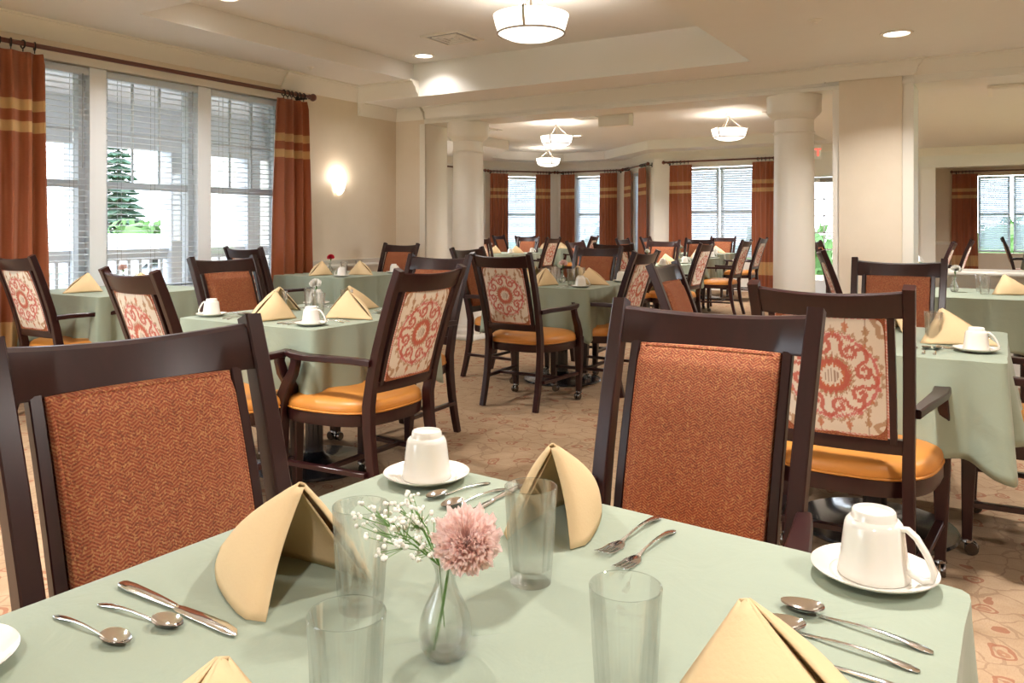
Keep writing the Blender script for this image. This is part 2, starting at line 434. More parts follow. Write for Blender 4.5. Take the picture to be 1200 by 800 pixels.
# left wall of the front room, three window units in one opening (room on the left when walking towards -Y)
LW0, LW1 = (XL, YC+.4), (XL, YB)
def uy(y): return LW0[1]-y
WY = [(2.68, 3.50), (3.63, 4.45), (4.58, 5.40)]
wall('wall_left', LW0, LW1, 0, 2.9, .2, [(uy(5.40), uy(2.68), .66, 2.40), (uy(2.2), uy(-.6), .66, 2.40)], 'wallpaper', 'cream wallpapered wall with the large window')
wall('wall_back', (XL, YB), (XR, YB), 0, 2.9, .2, [(1.2, 3.4, .6, 2.4)], 'wallpaper', 'cream wall behind the viewer')
wall('wall_right', (XR, YB), (XR, 21.2), 0, 2.9, .2, [(11.2, 14.8, .6, 2.36)], 'wallpaper', 'cream wall along the right side')  # unseen opening added to let more daylight into the back room

def window_unit(W, u0, u1, z0, z1, idx, lab, grid=(3, 2), rail=None, blind=True, blab=None, tilt=0, wand=True):
    "double-hung window: W matrix (x along wall, y into room), occupies u0..u1, recessed in the wall"
    f = .05; yy = -.10
    t = thing('window_%d' % idx, lab, 'window'); t['kind'] = 'structure'; t.matrix_world = W
    m = MB()
    m.box(u0, u0+f, yy-.05, yy+.03, z0, z1); m.box(u1-f, u1, yy-.05, yy+.03, z0, z1)
    m.box(u0+f, u1-f, yy-.05, yy+.03, z0, z0+f); m.box(u0+f, u1-f, yy-.05, yy+.03, z1-f, z1)
    obj('frame', m, 'framewhite', t)
    rail = rail or (z0+z1)/2
    m = MB(); m.box(u0+f, u1-f, yy-.035, yy+.02, rail-.028, rail+.028)
    obj('meeting_rail', m, 'framewhite', t)
    m = MB(); nx, nz = grid
    for i in range(1, nx):
        x = u0+f+(u1-u0-2*f)*i/nx; m.box(x-.008, x+.008, yy-.03, yy-.012, rail+.028, z1-f)
    for j in range(1, nz):
        z = rail+(z1-f-rail)*j/nz; m.box(u0+f, u1-f, yy-.029, yy-.013, z-.008, z+.008)
    if nx > 1 or nz > 1: obj('muntins', m, 'framewhite', t)
    m = MB(); m.box(u0+f, u1-f, yy-.024, yy-.018, z0+f, z1-f); obj('pane', m, 'pane', t)
    if blind:
        b = thing('window_blind', blab or ('white slatted blind in ' + lab), 'blind', group=None); b.matrix_world = W
        tilt = tilt or (0 if idx in (1, 2, 3, 9) else .85)
        m = MB(); z = z1-.09; y0, y1 = -.056, -.008
        while z > z0+.05:
            # slightly cupped slat
            a = tilt; dy = (y1-y0)/2; ym = (y0+y1)/2; dz = dy*sin(a); c = cos(a)*dy
            m.loft([[(x, ym-c, z-dz), (x, ym, z+.003), (x, ym+c, z+dz), (x, ym+c, z+dz-.0025), (x, ym, z+.0005), (x, ym-c, z-dz-.0025)] for x in (u0+.008, u1-.008)])
            z -= .0435
        obj('slats', m, 'slat', b)
        m = MB(); m.box(u0+.005, u1-.005, -.06, -.002, z1-.055, z1-.002, .004); obj('headrail', m, 'slat', b)
        m = MB(); m.box(u0+.008, u1-.008, -.056, -.008, z0+.012, z0+.032, .004); obj('bottom_rail', m, 'slat', b)
        m = MB()
        for k in (.18, .82) if u1-u0 < .7 else (.15, .5, .85):
            x = u0+(u1-u0)*k
            m.box(x-.0012, x+.0012, -.007, -.0055, z0+.03, z1-.05); m.box(x-.0012, x+.0012, -.059, -.0575, z0+.03, z1-.05)
        obj('ladder_cord', m, 'cord', b)
        if wand:
            m = MB(); m.tube([(u0+.06, .004, z1-.05), (u0+.062, .006, z1-.75)], .004, 6); obj('tilt_wand', m, 'cord', b)
    return t
Wl = frame_of(LW0, LW1)
wl = ['the window unit nearest the right curtain', 'the middle window unit of the left wall', 'the window unit beside the left curtain']
for k, (a, b_) in enumerate(reversed(WY)):
    window_unit(Wl, uy(b_), uy(a), .68, 2.39, k+1, ('white double hung window, ' + wl[k]).replace(', the', ', '), (3, 2), 1.525, True, 'white slatted blind on ' + wl[k])
# posts between the units, sill, casing
m = MB()
for (y0, y1) in ((3.5, 3.63), (4.45, 4.58)): m.box(XL-.15, XL-.005, y0, y1, .67, 2.395)
struct('trim_1', m, 'framewhite', 'white posts between the three window units', cat='trim')
m = MB(); m.box(XL-.19, XL+.05, 2.6, 5.48, .635, .675, .006); m.box(XL, XL+.02, 2.64, 5.44, .56, .636)
struct('trim_2', m, 'trimwhite', 'cream sill under the left window', cat='trim')
m = MB(); m.box(XL, XL+.02, 5.40, 5.49, .675, 2.47); m.box(XL, XL+.02, 2.59, 2.68, .675, 2.47); m.box(XL, XL+.02, 2.68, 5.40, 2.40, 2.47)
struct('trim_3', m, 'trimwhite', 'cream casing around the left window', cat='trim')
window_unit(Wl, uy(2.2), uy(-.6), .68, 2.39, 9, 'wide window of the left wall beside the viewer', (6, 2), 1.525, True, 'white blind on the wide window beside the viewer', wand=False)
struct('trim_4', extrude_profile(crown(ZS, .13, .10), [(XL, 5.42), (XL, YB)]), 'trimwhite', 'cream crown moulding above the left window', cat='trim')
struct('trim_5', extrude_profile(crown(ZS, .155, .13), [(XL+.82, 6.42), (XL, 6.42), (XL, 5.36)]), 'trimwhite', 'cream crown moulding turning the corner above the sconce', cat='trim')
struct('trim_6', extrude_profile(crown(ZB, .13, .09), [(XL+.40, YC), (XL, YC), (XL, 6.42)]), 'trimwhite', 'short cream crown moulding in the left corner', cat='trim')
struct('trim_7', extrude_profile([(0, .78), (.02, .78), (.028, .80), (.02, .82), (.03, .85), (.034, .865), (0, .865)], [(XL, YC), (XL, 5.49)]), 'trimwhite', 'cream chair rail under the wall sconce', cat='trim')
struct('baseboard_left', extrude_profile(baseboard(), [(XL, YC), (XL, YB)]), 'trimwhite', 'cream baseboard along the left wall', cat='baseboard')

# cross wall stub, beam, columns, pier, pony wall
struct('wall_stub', MB().box(XL, -5.45, YC, YC2, 0, 2.9), 'wallpaper', 'narrow wallpapered wall end beside the left column', cat='wall')
m = MB(); m.box(-5.45, -5.425, YC-.01, YC2, 0, ZH); m.box(-5.50, -5.425, YC-.02, YC, 0, ZH)
struct('trim_8', m, 'trimwhite', 'cream casing on the wall end by the left column', cat='trim')
struct('beam', MB().box(-5.45, XR, YC, YC2, ZH, 2.9), 'beamwhite', 'cream beam carried by the two columns', cat='beam')
struct('trim_9', extrude_profile(crown(ZB, .12, .09), [(XR, YC), (-.62, YC), (-.62, YC-.045), (-1.27, YC-.045), (-1.27, YC), (-5.42, YC)]), 'trimwhite', 'cream crown moulding along the column beam', cat='trim')
struct('trim_10', extrude_profile([(0, ZH), (.015, ZH), (.015, ZH+.03), (.008, ZH+.035), (0, ZH+.035)], [(-.62, YC), (-5.42, YC)][::1]), 'beamwhite', 'thin bead along the bottom of the column beam', cat='trim')
def pier():
    m = MB(); m.box(-1.22, -.62, YC-.005, YC2, 0, ZH+.01); struct('wall_pier', m, 'trimwhite', 'cream square pier right of the right column', cat='wall')
    m = MB(); m.box(-1.165, -.70, YC-.035, YC-.004, .14, 2.40); struct('wall_pier_panel', m, 'wallpaper', 'wallpapered front face of the square pier', cat='wall')
    struct('baseboard_pier', extrude_profile(baseboard(), [(-.60, YC-.005), (-1.24, YC-.005)]), 'trimwhite', 'cream baseboard of the square pier', cat='baseboard')
pier()
COLP = [(.165, 0), (.165, 0)]
def column():
    t = thing('column', '', 'column')
    R = .175
    m = MB(); m.box(-.225, .225, -.225, .225, 0, .055, .004); m.lathe([(.215, .055), (.222, .07), (.222, .10), (.205, .115), (.195, .125), (.2, .135), (.2, .15), (.183, .16)], 40)
    obj('base', m, 'column', t)
    m = MB(); prof = [(R+.008, .16), (R, .2)]+[(R-.012*((k/10)**1.6), .2+1.79*k/10) for k in range(1, 11)]
    prof += [(R-.012, 2.0), (R-.002, 2.003), (R+.002, 2.012), (R-.002, 2.021), (R-.012, 2.024), (R-.012, 2.13)]
    m.lathe(prof, 48); obj('shaft', m, 'column', t, 35)
    m = MB(); m.lathe([(R-.012, 2.125), (R+.0, 2.13), (R+.004, 2.14), (R+.02, 2.152), (R+.042, 2.175), (R+.05, 2.19), (R+.05, 2.285), (R+.052, 2.29), (R+.052, ZH-.001)], 48, caps=True)
    obj('capital', m, 'column', t, 35)
    return t
pc = Proto(column)
for p, l in (((-5.0, 7.245), 'round cream column beside the left wall end'), ((-1.57, 7.245), 'round cream column beside the square pier')):
    o = pc.put((*p, 0), 0, l); o['kind'] = 'structure'
m = MB(); m.box(-.62, XR, YC+.06, YC2-.06, 0, .83)
struct('wall_pony', m, 'whitewall', 'low wall under the right opening', cat='wall')
m = MB(); m.box(-.64, XR, YC-.03, YC2+.02, .83, .865, .006)
struct('trim_11', m, 'trimwhite', 'glossy cream ledge on the low wall', cat='trim')
struct('trim_12', extrude_profile([(0, .66), (.015, .66), (.02, .68), (.012, .70), (.02, .74), (.05, .80), (.055, .83), (0, .83)], [(XR, YC+.06), (-.62, YC+.06)]), 'trimwhite', 'cream moulding under the ledge of the low wall', cat='trim')

# back room walls (counter-clockwise seen from above has the room on the left)
B0 = [(-1.17, 15.1), (-5.95, 15.1), (-7.15, 16.5), (-8.85, 16.5), (-9.95, 15.1), (-9.95, YC2)]
def seg_holes(u, w, z0=.6, z1=2.36): return [(u, u+w, z0, z1)]
def seglen(a, b): return (Vector(a)-Vector(b)).length
L2 = seglen(B0[1], B0[2]); L3 = seglen(B0[2], B0[3]); L4 = seglen(B0[3], B0[4])
wall('wall_far_right', B0[0], B0[1], 0, 2.9, .18, [(1.25, 1.95, .01, 2.1), (2.62, 4.35, .6, 2.36)], 'whitewall', 'pale far wall with a curtained window and glass door')
wall('wall_bay_right', B0[1], B0[2], 0, 2.9, .18, seg_holes(L2/2-.42, .84), 'whitewall', 'right slanted wall of the bay')
wall('wall_bay', B0[2], B0[3], 0, 2.9, .18, seg_holes(L3/2-.42, .84), 'whitewall', 'middle wall of the bay')
wall('wall_bay_left', B0[3], B0[4], 0, 2.9, .18, seg_holes(L4/2-.42, .84), 'whitewall', 'left slanted wall of the bay')
wall('wall_far_left', B0[4], B0[5], 0, 2.9, .18, [(.62, 1.16, .6, 2.36), (3.0, 5.9, .6, 2.36)], 'whitewall', 'left wall of the back room')  # the wider hole is out of sight, added for extra daylight in here
wall('wall_link', (-9.95, YC2), (XL, YC2), 0, 2.9, .18, [], 'whitewall', 'wall between the rooms behind the window wall')
# opening to the farthest room
m = MB(); m.box(-1.17, XR, 15.1, 15.28, 2.19, 2.86); struct('wall_header', m, 'whitewall', 'wall above the farthest wide opening', cat='wall')
struct('trim_13', extrude_profile(crown(ZB, .13, .1), [(XR, 15.1), (-2.3, 15.1)]), 'trimwhite', 'crown moulding above the farthest opening', cat='trim')
struct('trim_14', extrude_profile(crown(ZS, .13, .1), [(-2.3, 15.1), (-5.95, 15.1), (-7.15, 16.5), (-8.85, 16.5), (-9.95, 15.1), (-9.95, YC2)]), 'trimwhite', 'crown moulding around the back room', cat='trim')
struct('trim_15', extrude_profile([(0, 0), (.02, 0), (.025, .1), (.025, 2.12), (.035, 2.16), (.035, 2.19), (0, 2.19)], [(-1.0, 15.09), (-1.22, 15.09)]), 'trimwhite', 'white casing beside the farthest opening', cat='trim')
wall('wall_end', (XR, 21), (-2.2, 21), 0, 2.9, .18, [(XR-.95, XR+.55, .62, 2.36)], 'wallpaper', 'cream end wall of the farthest room')
wall('wall_end_left', (-2.2, 21), (-2.2, 15.28), 0, 2.9, .18, [], 'wallpaper', 'left wall of the farthest room')
struct('trim_16', extrude_profile([(0, .80), (.02, .80), (.03, .86), (0, .87)], [(-.75, 21), (-2.2, 21)]), 'trimwhite', 'chair rail on the end wall', cat='trim')
struct('trim_17', extrude_profile(crown(ZS, .13, .1), [(XR, 21), (-2.2, 21)]), 'trimwhite', 'crown moulding of the farthest room', cat='trim')

Wf = frame_of(B0[0], B0[1])
window_unit(Wf, 2.63, 3.47, .62, 2.34, 4, 'right half of the far right window', (1, 1), 1.5, True, 'white blind on the right half of the far right window', wand=False)
window_unit(Wf, 3.50, 4.34, .62, 2.34, 5, 'left half of the far right window', (1, 1), 1.5, True, 'white blind on the left half of the far right window', wand=False)
window_unit(frame_of(B0[1], B0[2]), L2/2-.41, L2/2+.41, .62, 2.34, 6, 'window in the right slant of the bay', (3, 2), 1.5, True, 'white blind on the right slant of the bay', wand=False)
window_unit(frame_of(B0[2], B0[3]), L3/2-.41, L3/2+.41, .62, 2.34, 7, 'window in the middle of the bay', (3, 2), 1.5, True, 'white blind on the middle window of the bay', wand=False)
window_unit(frame_of(B0[3], B0[4]), L4/2-.41, L4/2+.41, .62, 2.34, 8, 'window in the left slant of the bay', (3, 2), 1.5, True, 'white blind on the left slant of the bay', wand=False)
Wz = frame_of((XR, 21), (-2.2, 21))
window_unit(frame_of(B0[4], B0[5]), .63, 1.15, .62, 2.34, 12, 'window on the left wall before the bay', (2, 2), 1.5, True, 'white blind on the left wall before the bay', wand=False)
window_unit(Wz, XR-.94, XR-.14, .64, 2.34, 10, 'right half of the end wall window', (1, 1), 1.5, True, 'white blind in right half of end wall window', wand=False)
window_unit(Wz, XR-.08, XR+.54, .64, 2.34, 11, 'left half of the end wall window', (1, 1), 1.5, True, 'white blind in left half of end wall window', wand=False)
# glass door
t = thing('door_1', 'white framed glass door behind the right column', 'door'); t['kind'] = 'structure'; t.matrix_world = Wf
m = MB(); m.box(1.26, 1.34, -.12, -.06, .01, 2.09); m.box(1.86, 1.94, -.12, -.06, .01, 2.09); m.box(1.34, 1.86, -.12, -.06, .01, .25); m.box(1.34, 1.86, -.12, -.06, 2.0, 2.09)
obj('door_frame', m, 'framewhite', t)
m = MB()
for z in (.8, 1.1, 1.4, 1.7): m.box(1.34, 1.86, -.10, -.08, z-.012, z+.012)
m.box(1.59, 1.61, -.1, -.08, .25, 2.0); obj('glazing_bars', m, 'framewhite', t)
m = MB(); m.box(1.34, 1.86, -.093, -.088, .25, 2.0); obj('glass', m, 'pane', t)
m = MB(); m.box(1.36, 1.66, -.06, -.01, 2.0, 2.06, .004); obj('door_closer', m, 'grey', t)

# ------------------------------------------------------------------ curtains and rods
def curtain_mb(w_top, w_bot, folds, amp=.035, z1=2.40, z0=.03, lean=0, seed=0):
    rnd = random.Random(seed); ph = rnd.random()*6; a2 = [rnd.uniform(.6, 1.25) for _ in range(40)]
    def fn(u, v):
        z = z0+(z1-z0)*v
        k = v**1.5; w = w_bot+(w_top-w_bot)*k
        x = (u-.5)*w+lean*(1-v)+.012*sin(6*u+3*v)
        f = u*folds; i = int(min(f, folds-1e-6))
        am = amp*(a2[i])*(1-.25*v)
        y = am*sin(2*pi*f+ph*.2)+.012*sin(3.1*pi*u+ph+2*(1-v))*(1-v)
        x += .010*cos(2*pi*f)
        # gathered tight top
        if v > .975: y *= .55
        return (x, y, z)
    return MB().grid(fn, folds*14, 30)
CUR_SEED = [0]
def curtain(W, u, w, label, folds=5, out=.12, wb=None, lean=0, amp=None):
    CUR_SEED[0] += 1
    mb = curtain_mb(w, wb or w*1.05, folds, amp or (.03 if w < .5 else .035), seed=CUR_SEED[0], lean=lean)
    me = mb.mesh('curtain', M['curtain'], 180)
    o = link('curtain', me); o.matrix_world = W @ Matrix.Translation((u, out, 0))
    return tag(o, label, 'curtain', 'rust curtains with gold stripes')
def rod(W, u0, u1, label, rings=(), z=2.455, out=.12, fin=(1, 1)):
    t = thing('curtain_rod', label, 'curtain rod', group='reddish wooden curtain rods'); t.matrix_world = W
    m = MB(); m.tube([(u0, out, z), (u1, out, z)], .0175, 12); obj('rod', m, 'rodwood', t)
    for k, u in enumerate((u0, u1)):
        if not fin[k]: continue
        s = -1 if k == 0 else 1
        prof = [(.018, 0), (.024, .004), (.024, .012), (.014, .018), (.022, .028), (.036, .048), (.038, .06), (.03, .078), (.012, .09), (.001, .092)]
        m = MB(); m.lathe(prof, 16); m.xf(Matrix.Translation((u, out, z)) @ Matrix.Rotation(s*pi/2, 4, 'Y')); obj('finial', m, 'rodwood', t)
    for u in ((u0+.03), (u1-.03)):
        m = MB(); m.box(u-.012, u+.012, 0, out, z-.03, z-.012); m.box(u-.015, u+.015, 0, .012, z-.06, z+.03); obj('bracket', m, 'black', t)
    ring = MB().torus((0, 0, 0), .027, .0055, 'x', 16, 6)
    ring.box(-.003, .003, -.003, .003, -.05, -.03)
    rm = ring.mesh('ring', M['black'], 60)
    for u in rings:
        r = link('ring', rm, t, (u, out, z-.006)); r.rotation_euler.z = random.uniform(-.35, .35)
    return t
def lin(a, b, n): return [a+(b-a)*(i+.5)/n for i in range(n)]
# front left window: u = uy(Y)
curtain(Wl, uy(5.40), .36, 'rust curtain with gold stripes between left window and wall sconce', 4, .12, .52, amp=.048)
curtain(Wl, uy(2.83), .52, 'rust curtain with gold stripes at the left edge of the photo', 5, .12, .60, amp=.05)
rod(Wl, uy(5.60), uy(2.5), 'long reddish rod above the large left window', lin(uy(5.56), uy(5.26), 6)+lin(uy(3.07), uy(2.6), 6))
Wb = frame_of(B0[2], B0[3])
rod(Wb, .10, L3-.10, 'short rod above the middle bay window', lin(.15, .5, 5)+lin(L3-.5, L3-.15, 5))
curtain(Wb, .36, .42, 'striped rust curtain right of the middle bay window', 6)
curtain(Wb, L3-.32, .36, 'striped rust curtain left of the middle bay window', 5)
Wr = frame_of(B0[1], B0[2])
rod(Wr, .08, L2-.2, 'short rod on the right slant of the bay', lin(.12, .5, 5)+lin(L2-.6, L2-.25, 5))
curtain(Wr, .36, .40, 'striped rust curtain at the near end of the bay\'s right slant', 5)
curtain(Wr, L2-.48, .36, 'striped rust curtain at the deep end of the bay\'s right slant', 5)
Wq = frame_of(B0[3], B0[4])
rod(Wq, .2, L4-.08, 'short rod on the left slant of the bay', lin(.25, .6, 5)+lin(L4-.5, L4-.12, 5))
curtain(Wq, .42, .36, 'striped rust curtain at the deep end of the bay\'s left slant', 5)
curtain(Wq, L4-.30, .42, 'striped rust curtain at the near end of the bay\'s left slant', 5)
Wp = frame_of(B0[4], B0[5])
rod(Wp, .25, 2.3, 'rod on the left wall before the bay', lin(.3, .6, 5))
curtain(Wp, .50, .42, 'striped rust curtain just right of the left column', 4)
rod(Wf, 2.30, 4.48, 'rod above the far right window', lin(4.0, 4.38, 5)+lin(2.4, 2.75, 5), z=2.46)
curtain(Wf, 4.17, .44, 'striped rust curtain left of the far right window', 5)
curtain(Wf, 2.60, .40, 'striped rust curtain touching the right column', 5)
rod(Wz, XR-1.25, XR+1.0, 'thin rod above the end wall window', lin(XR+.6, XR+.95, 5))
curtain(Wz, XR+.78, .50, 'striped rust curtain seen through the right opening', 4)

# ------------------------------------------------------------------ ceiling fixtures
def can():
    t = thing('downlight', '', 'ceiling light')
    m = MB(); m.lathe([(.105, 0), (.105, -.006), (.085, -.010), (.078, -.004), (.078, .0)], 32); obj('trim_ring', m, 'trimwhite', t)
    m = MB(); m.lathe([(.0001, -.003), (.04, -.003), (.078, -.0035)], 32); obj('lens', m, 'lens', t)
    return t
pcan = Proto(can)
LIGHTS = []
def downlight(x, y, z, label, power=22, col=(1, .96, .91)):
    pcan.put((x, y, z-.001), 0, label)
    L = bpy.data.lights.new('lamp', 'AREA'); L.shape = 'DISK'; L.size = .15; L.energy = power; L.color = col; L.spread = radians(130)
    o = bpy.data.objects.new('lamp', L); COL.objects.link(o); o.location = (x, y, z-.02)
downlight(-.63, 6.0, ZB, 'bright round downlight in the low right ceiling', 26)
downlight(-4.76, 6.15, ZT, 'round downlight in the tray corner beside the square vent', 4)
downlight(-4.75, 3.85, ZT, 'round downlight at the top edge of the photo', 24)
for k, (x, y, z) in enumerate([(-4.4, 1.4, ZS), (-2.4, 1.6, ZS), (-.4, 2.2, ZB), (1.4, 4.2, ZB), (1.4, 1.2, ZB), (-3.4, -.6, ZS), (.2, -.8, ZB)]):
    downlight(x, y, z, ['downlight above the left chairs, out of view', 'downlight above the nearest table, out of view', 'downlight above the right front, out of view', 'downlight by the right wall, out of view', 'downlight right of the viewer, out of view', 'downlight behind left of the viewer', 'downlight behind the viewer'][k], 32)
for k, (x, y, z) in enumerate([(-6.1, 9.0, 2.849), (-3.6, 9.2, 2.849), (-6.6, 13.0, 2.849), (-4.05, 13.2, 2.849), (-.9, 9.6, ZB), (.6, 12.6, ZB), (-8.9, 10.6, ZS), (0, 18.2, ZS)]):
    downlight(x, y, z, ['downlight over back room left tables', 'downlight over back room right tables', 'downlight before the bay', 'small downlight left of the oval back lamp', 'downlight over the right back passage', 'downlight before the farthest opening', 'downlight at the left of the back room', 'downlight in the farthest room'][k], 42, (1, .95, .9))

def pendant(zc):
    t = thing('pendant_lamp', '', 'pendant lamp')
    m = MB(); m.lathe([(.0001, 0), (.07, 0), (.07, -.015), (.05, -.028), (.012, -.034), (.0001, -.034)], 24); obj('canopy', m, 'nickel', t)
    drop = .26
    m = MB(); m.tube([(0, 0, -.03), (0, 0, -drop+.03)], .007, 8); obj('stem', m, 'nickel', t)
    zb = -drop
    for k in range(3):
        a = 2*pi*k/3+.5; c, s = cos(a), sin(a)
        pts = [(c*r, s*r, z) for r, z in ((.012, -.05), (.05, -.09), (.12, -.15), (.19, zb+.055), (.245, zb+.04), (.262, zb+.045))]
        m = MB(); m.tube(pts, .0045, 6); m.ball((c*.262, s*.262, zb+.047), .009)
        m.sweep([(c*.262, s*.262, zb+.05), (c*.25, s*.25, zb-.02), (c*.225, s*.225, zb-.075)], .016, .005, side=(-s, c, 0)); obj('arm', m, 'nickel', t)
    m = MB(); m.lathe([(.0001, -.012+zb-.118), (.08, zb-.127), (.15, zb-.113), (.20, zb-.092), (.222, zb-.078), (.24, zb-.02), (.255, zb+.04), (.25, zb+.042), (.235, zb-.02), (.215, zb-.07), (.14, zb-.104), (.0001, zb-.119)], 40)
    obj('bowl', m, 'bowl', t, 180)
    m = MB(); m.torus((0, 0, zb-.08), .226, .007, 'z', 40, 8); obj('ring', m, 'nickel', t, 60)
    return t
pp = Proto(lambda: pendant(0))
for (x, y, z, l, w) in [(-2.73, 4.70, ZT, 'frosted bowl pendant hanging at the top of the front tray', 28), (-6.04, 11.2, 2.85, 'frosted bowl pendant, larger of the two in a line in back', 12),
                     (-8.15, 14.75, 2.85, 'frosted bowl pendant, smallest and deepest, in the bay', 8), (-3.45, 11.7, 2.85, 'frosted bowl pendant just left of the right column', 12)]:
    pp.put((x, y, z-.002), radians(20) if x == -2.73 else radians(-10+x*37), l)
    L = bpy.data.lights.new('bulb', 'POINT'); L.energy = w; L.color = (1, .92, .82); L.shadow_soft_size = .06
    o = bpy.data.objects.new('bulb', L); COL.objects.link(o); o.location = (x, y, z-.28)

def vent(x, y, z, s, label, rz=0):
    t = thing('ceiling_vent', label, 'vent', (x, y, z-.001), rz)
    m = MB()
    for a, b, c, d in ((-s, s, -s, -s+.03), (-s, s, s-.03, s), (-s, -s+.03, -s+.03, s-.03), (s-.03, s, -s+.03, s-.03)): m.box(a, b, c, d, -.012, 0)
    obj('frame', m, 'trimwhite', t)
    for k in range(1, 4):
        q = (s-.03)*(1-k/4); m = MB()
        for a, b, c, d in ((-q, q, -q, -q+.02), (-q, q, q-.02, q), (-q, -q+.02, -q+.02, q-.02), (q-.02, q, -q+.02, q-.02)): m.box(a, b, c, d, -.02+.003*k, -.008+.003*k)
        obj('louvre', m, 'trimwhite', t)
    m = MB(); m.box(-s+.03, s-.03, -s+.03, s-.03, -.003, 0); obj('backing', m, 'grey', t)
vent(-4.1, 5.7, ZT, .20, 'square louvred vent beside the tray downlight')
vent(-5.35, 10.9, 2.85, .22, 'square vent right of the back pendant')
vent(-2.75, 11.9, 2.85, .22, 'square vent right of the oval back lamp')
vent(-7.5, 11.4, 2.85, .2, 'square vent near the left column top')
def disc(x, y, z, r, label, cat='sprinkler'):
    o = obj('sprinkler', MB().lathe([(r, 0), (r, -.006), (r*.7, -.01), (r*.4, -.022), (r*.38, -.03), (.0001, -.03)], 16), 'trimwhite'); o.location = (x, y, z+.003); tag(o, label, cat)
disc(-1.03, 5.35, ZB, .045, 'small sprinkler left of the right downlight')
disc(-5.45, 5.35, ZS, .035, 'small sprinkler above the sconce wall')
disc(-2.05, 3.9, ZT, .04, 'small sprinkler at the top edge right of pendant')
# speaker box below the ceiling behind the beam
o = obj('speaker_box', MB().box(-.17, .17, -.06, .06, -.16, 0, .004), 'trimwhite'); o.location = (-4.0+.68, 8.0, 2.50); tag(o, 'plain cream box fixed just behind the column beam', 'box')
o.location = (-3.42, 7.62, 2.395)
m = MB(); m.box(-.1, .1, -.06, .06, 0, .4); 
b_ = obj('mount', m, 'trimwhite', o)
# access hatch in right low ceiling
t = thing('ceiling_hatch', 'shallow square panel on the ceiling at the right edge beyond the opening', 'ceiling panel', (.15, 8.95, ZB))
m = MB(); m.box(-.3, .3, -.3, .3, -.03, -.001, .004); obj('frame', m, 'trimwhite', t)
m = MB(); m.box(-.26, .26, -.26, .26, -.034, -.03); obj('diffuser', m, 'ceil', t)
# exit sign
t = thing('exit_sign', 'small white exit sign with red letters beside the right column', 'exit sign', (-2.30, 11.55, 2.13), radians(28))
m = MB(); m.box(-.15, .15, -.02, .02, 0, .19, .003); obj('housing', m, 'exitwhite', t)
m = MB(); m.tube([(0, 0, .19), (0, 0, .382)], .012, 8); obj('stem', m, 'exitwhite', t)
cu = bpy.data.curves.new('lettering', 'FONT'); cu.body = 'EXIT'; cu.size = .15; cu.align_x = 'CENTER'; cu.extrude = .002
cu.materials.append(M['exitred']); tmp = bpy.data.objects.new('tmp', cu); COL.objects.link(tmp)
lm = bpy.data.meshes.new_from_object(tmp.evaluated_get(bpy.context.evaluated_depsgraph_get())); bpy.data.objects.remove(tmp); lm.name = 'letters'
o = link('letters', lm, t, (0, -.0235, .04)); o.rotation_euler = (pi/2, 0, 0)
# wall sconce
t = thing('wall_sconce', 'small frosted wall lamp glowing on the cream wall', 'wall lamp', (XL+.005, 6.12, 1.60), -pi/2)
m = MB(); m.box(-.03, .03, 0, .015, -.06, .06, .006); obj('backplate', m, 'trimwhite', t)
m = MB()
rings = []
for r, z in ((.004, -.075), (.028, -.06), (.048, -.03), (.060, .01), (.068, .055), (.070, .07)):
    rings.append([(r*cos(a), .012+r*1.15*sin(a), z) for a in [pi*k/14 for k in range(15)]])
m.loft(rings, False, False); obj('shade', m, 'sconceglass', t, 180)
m = MB(); m.tube([(-.066, .014, -.012), (.0, .09, -.012), (.066, .014, -.012)], .003, 6); obj('band', m, 'nickel', t)
L = bpy.data.lights.new('bulb', 'POINT'); L.energy = 3.2; L.color = (1, .9, .78); L.shadow_soft_size = .04
o = bpy.data.objects.new('bulb', L); COL.objects.link(o); o.location = (XL+.075, 6.12, 1.70)
# wall switch near column? thermostat-like plates on the door casing of the farthest opening are too small to read

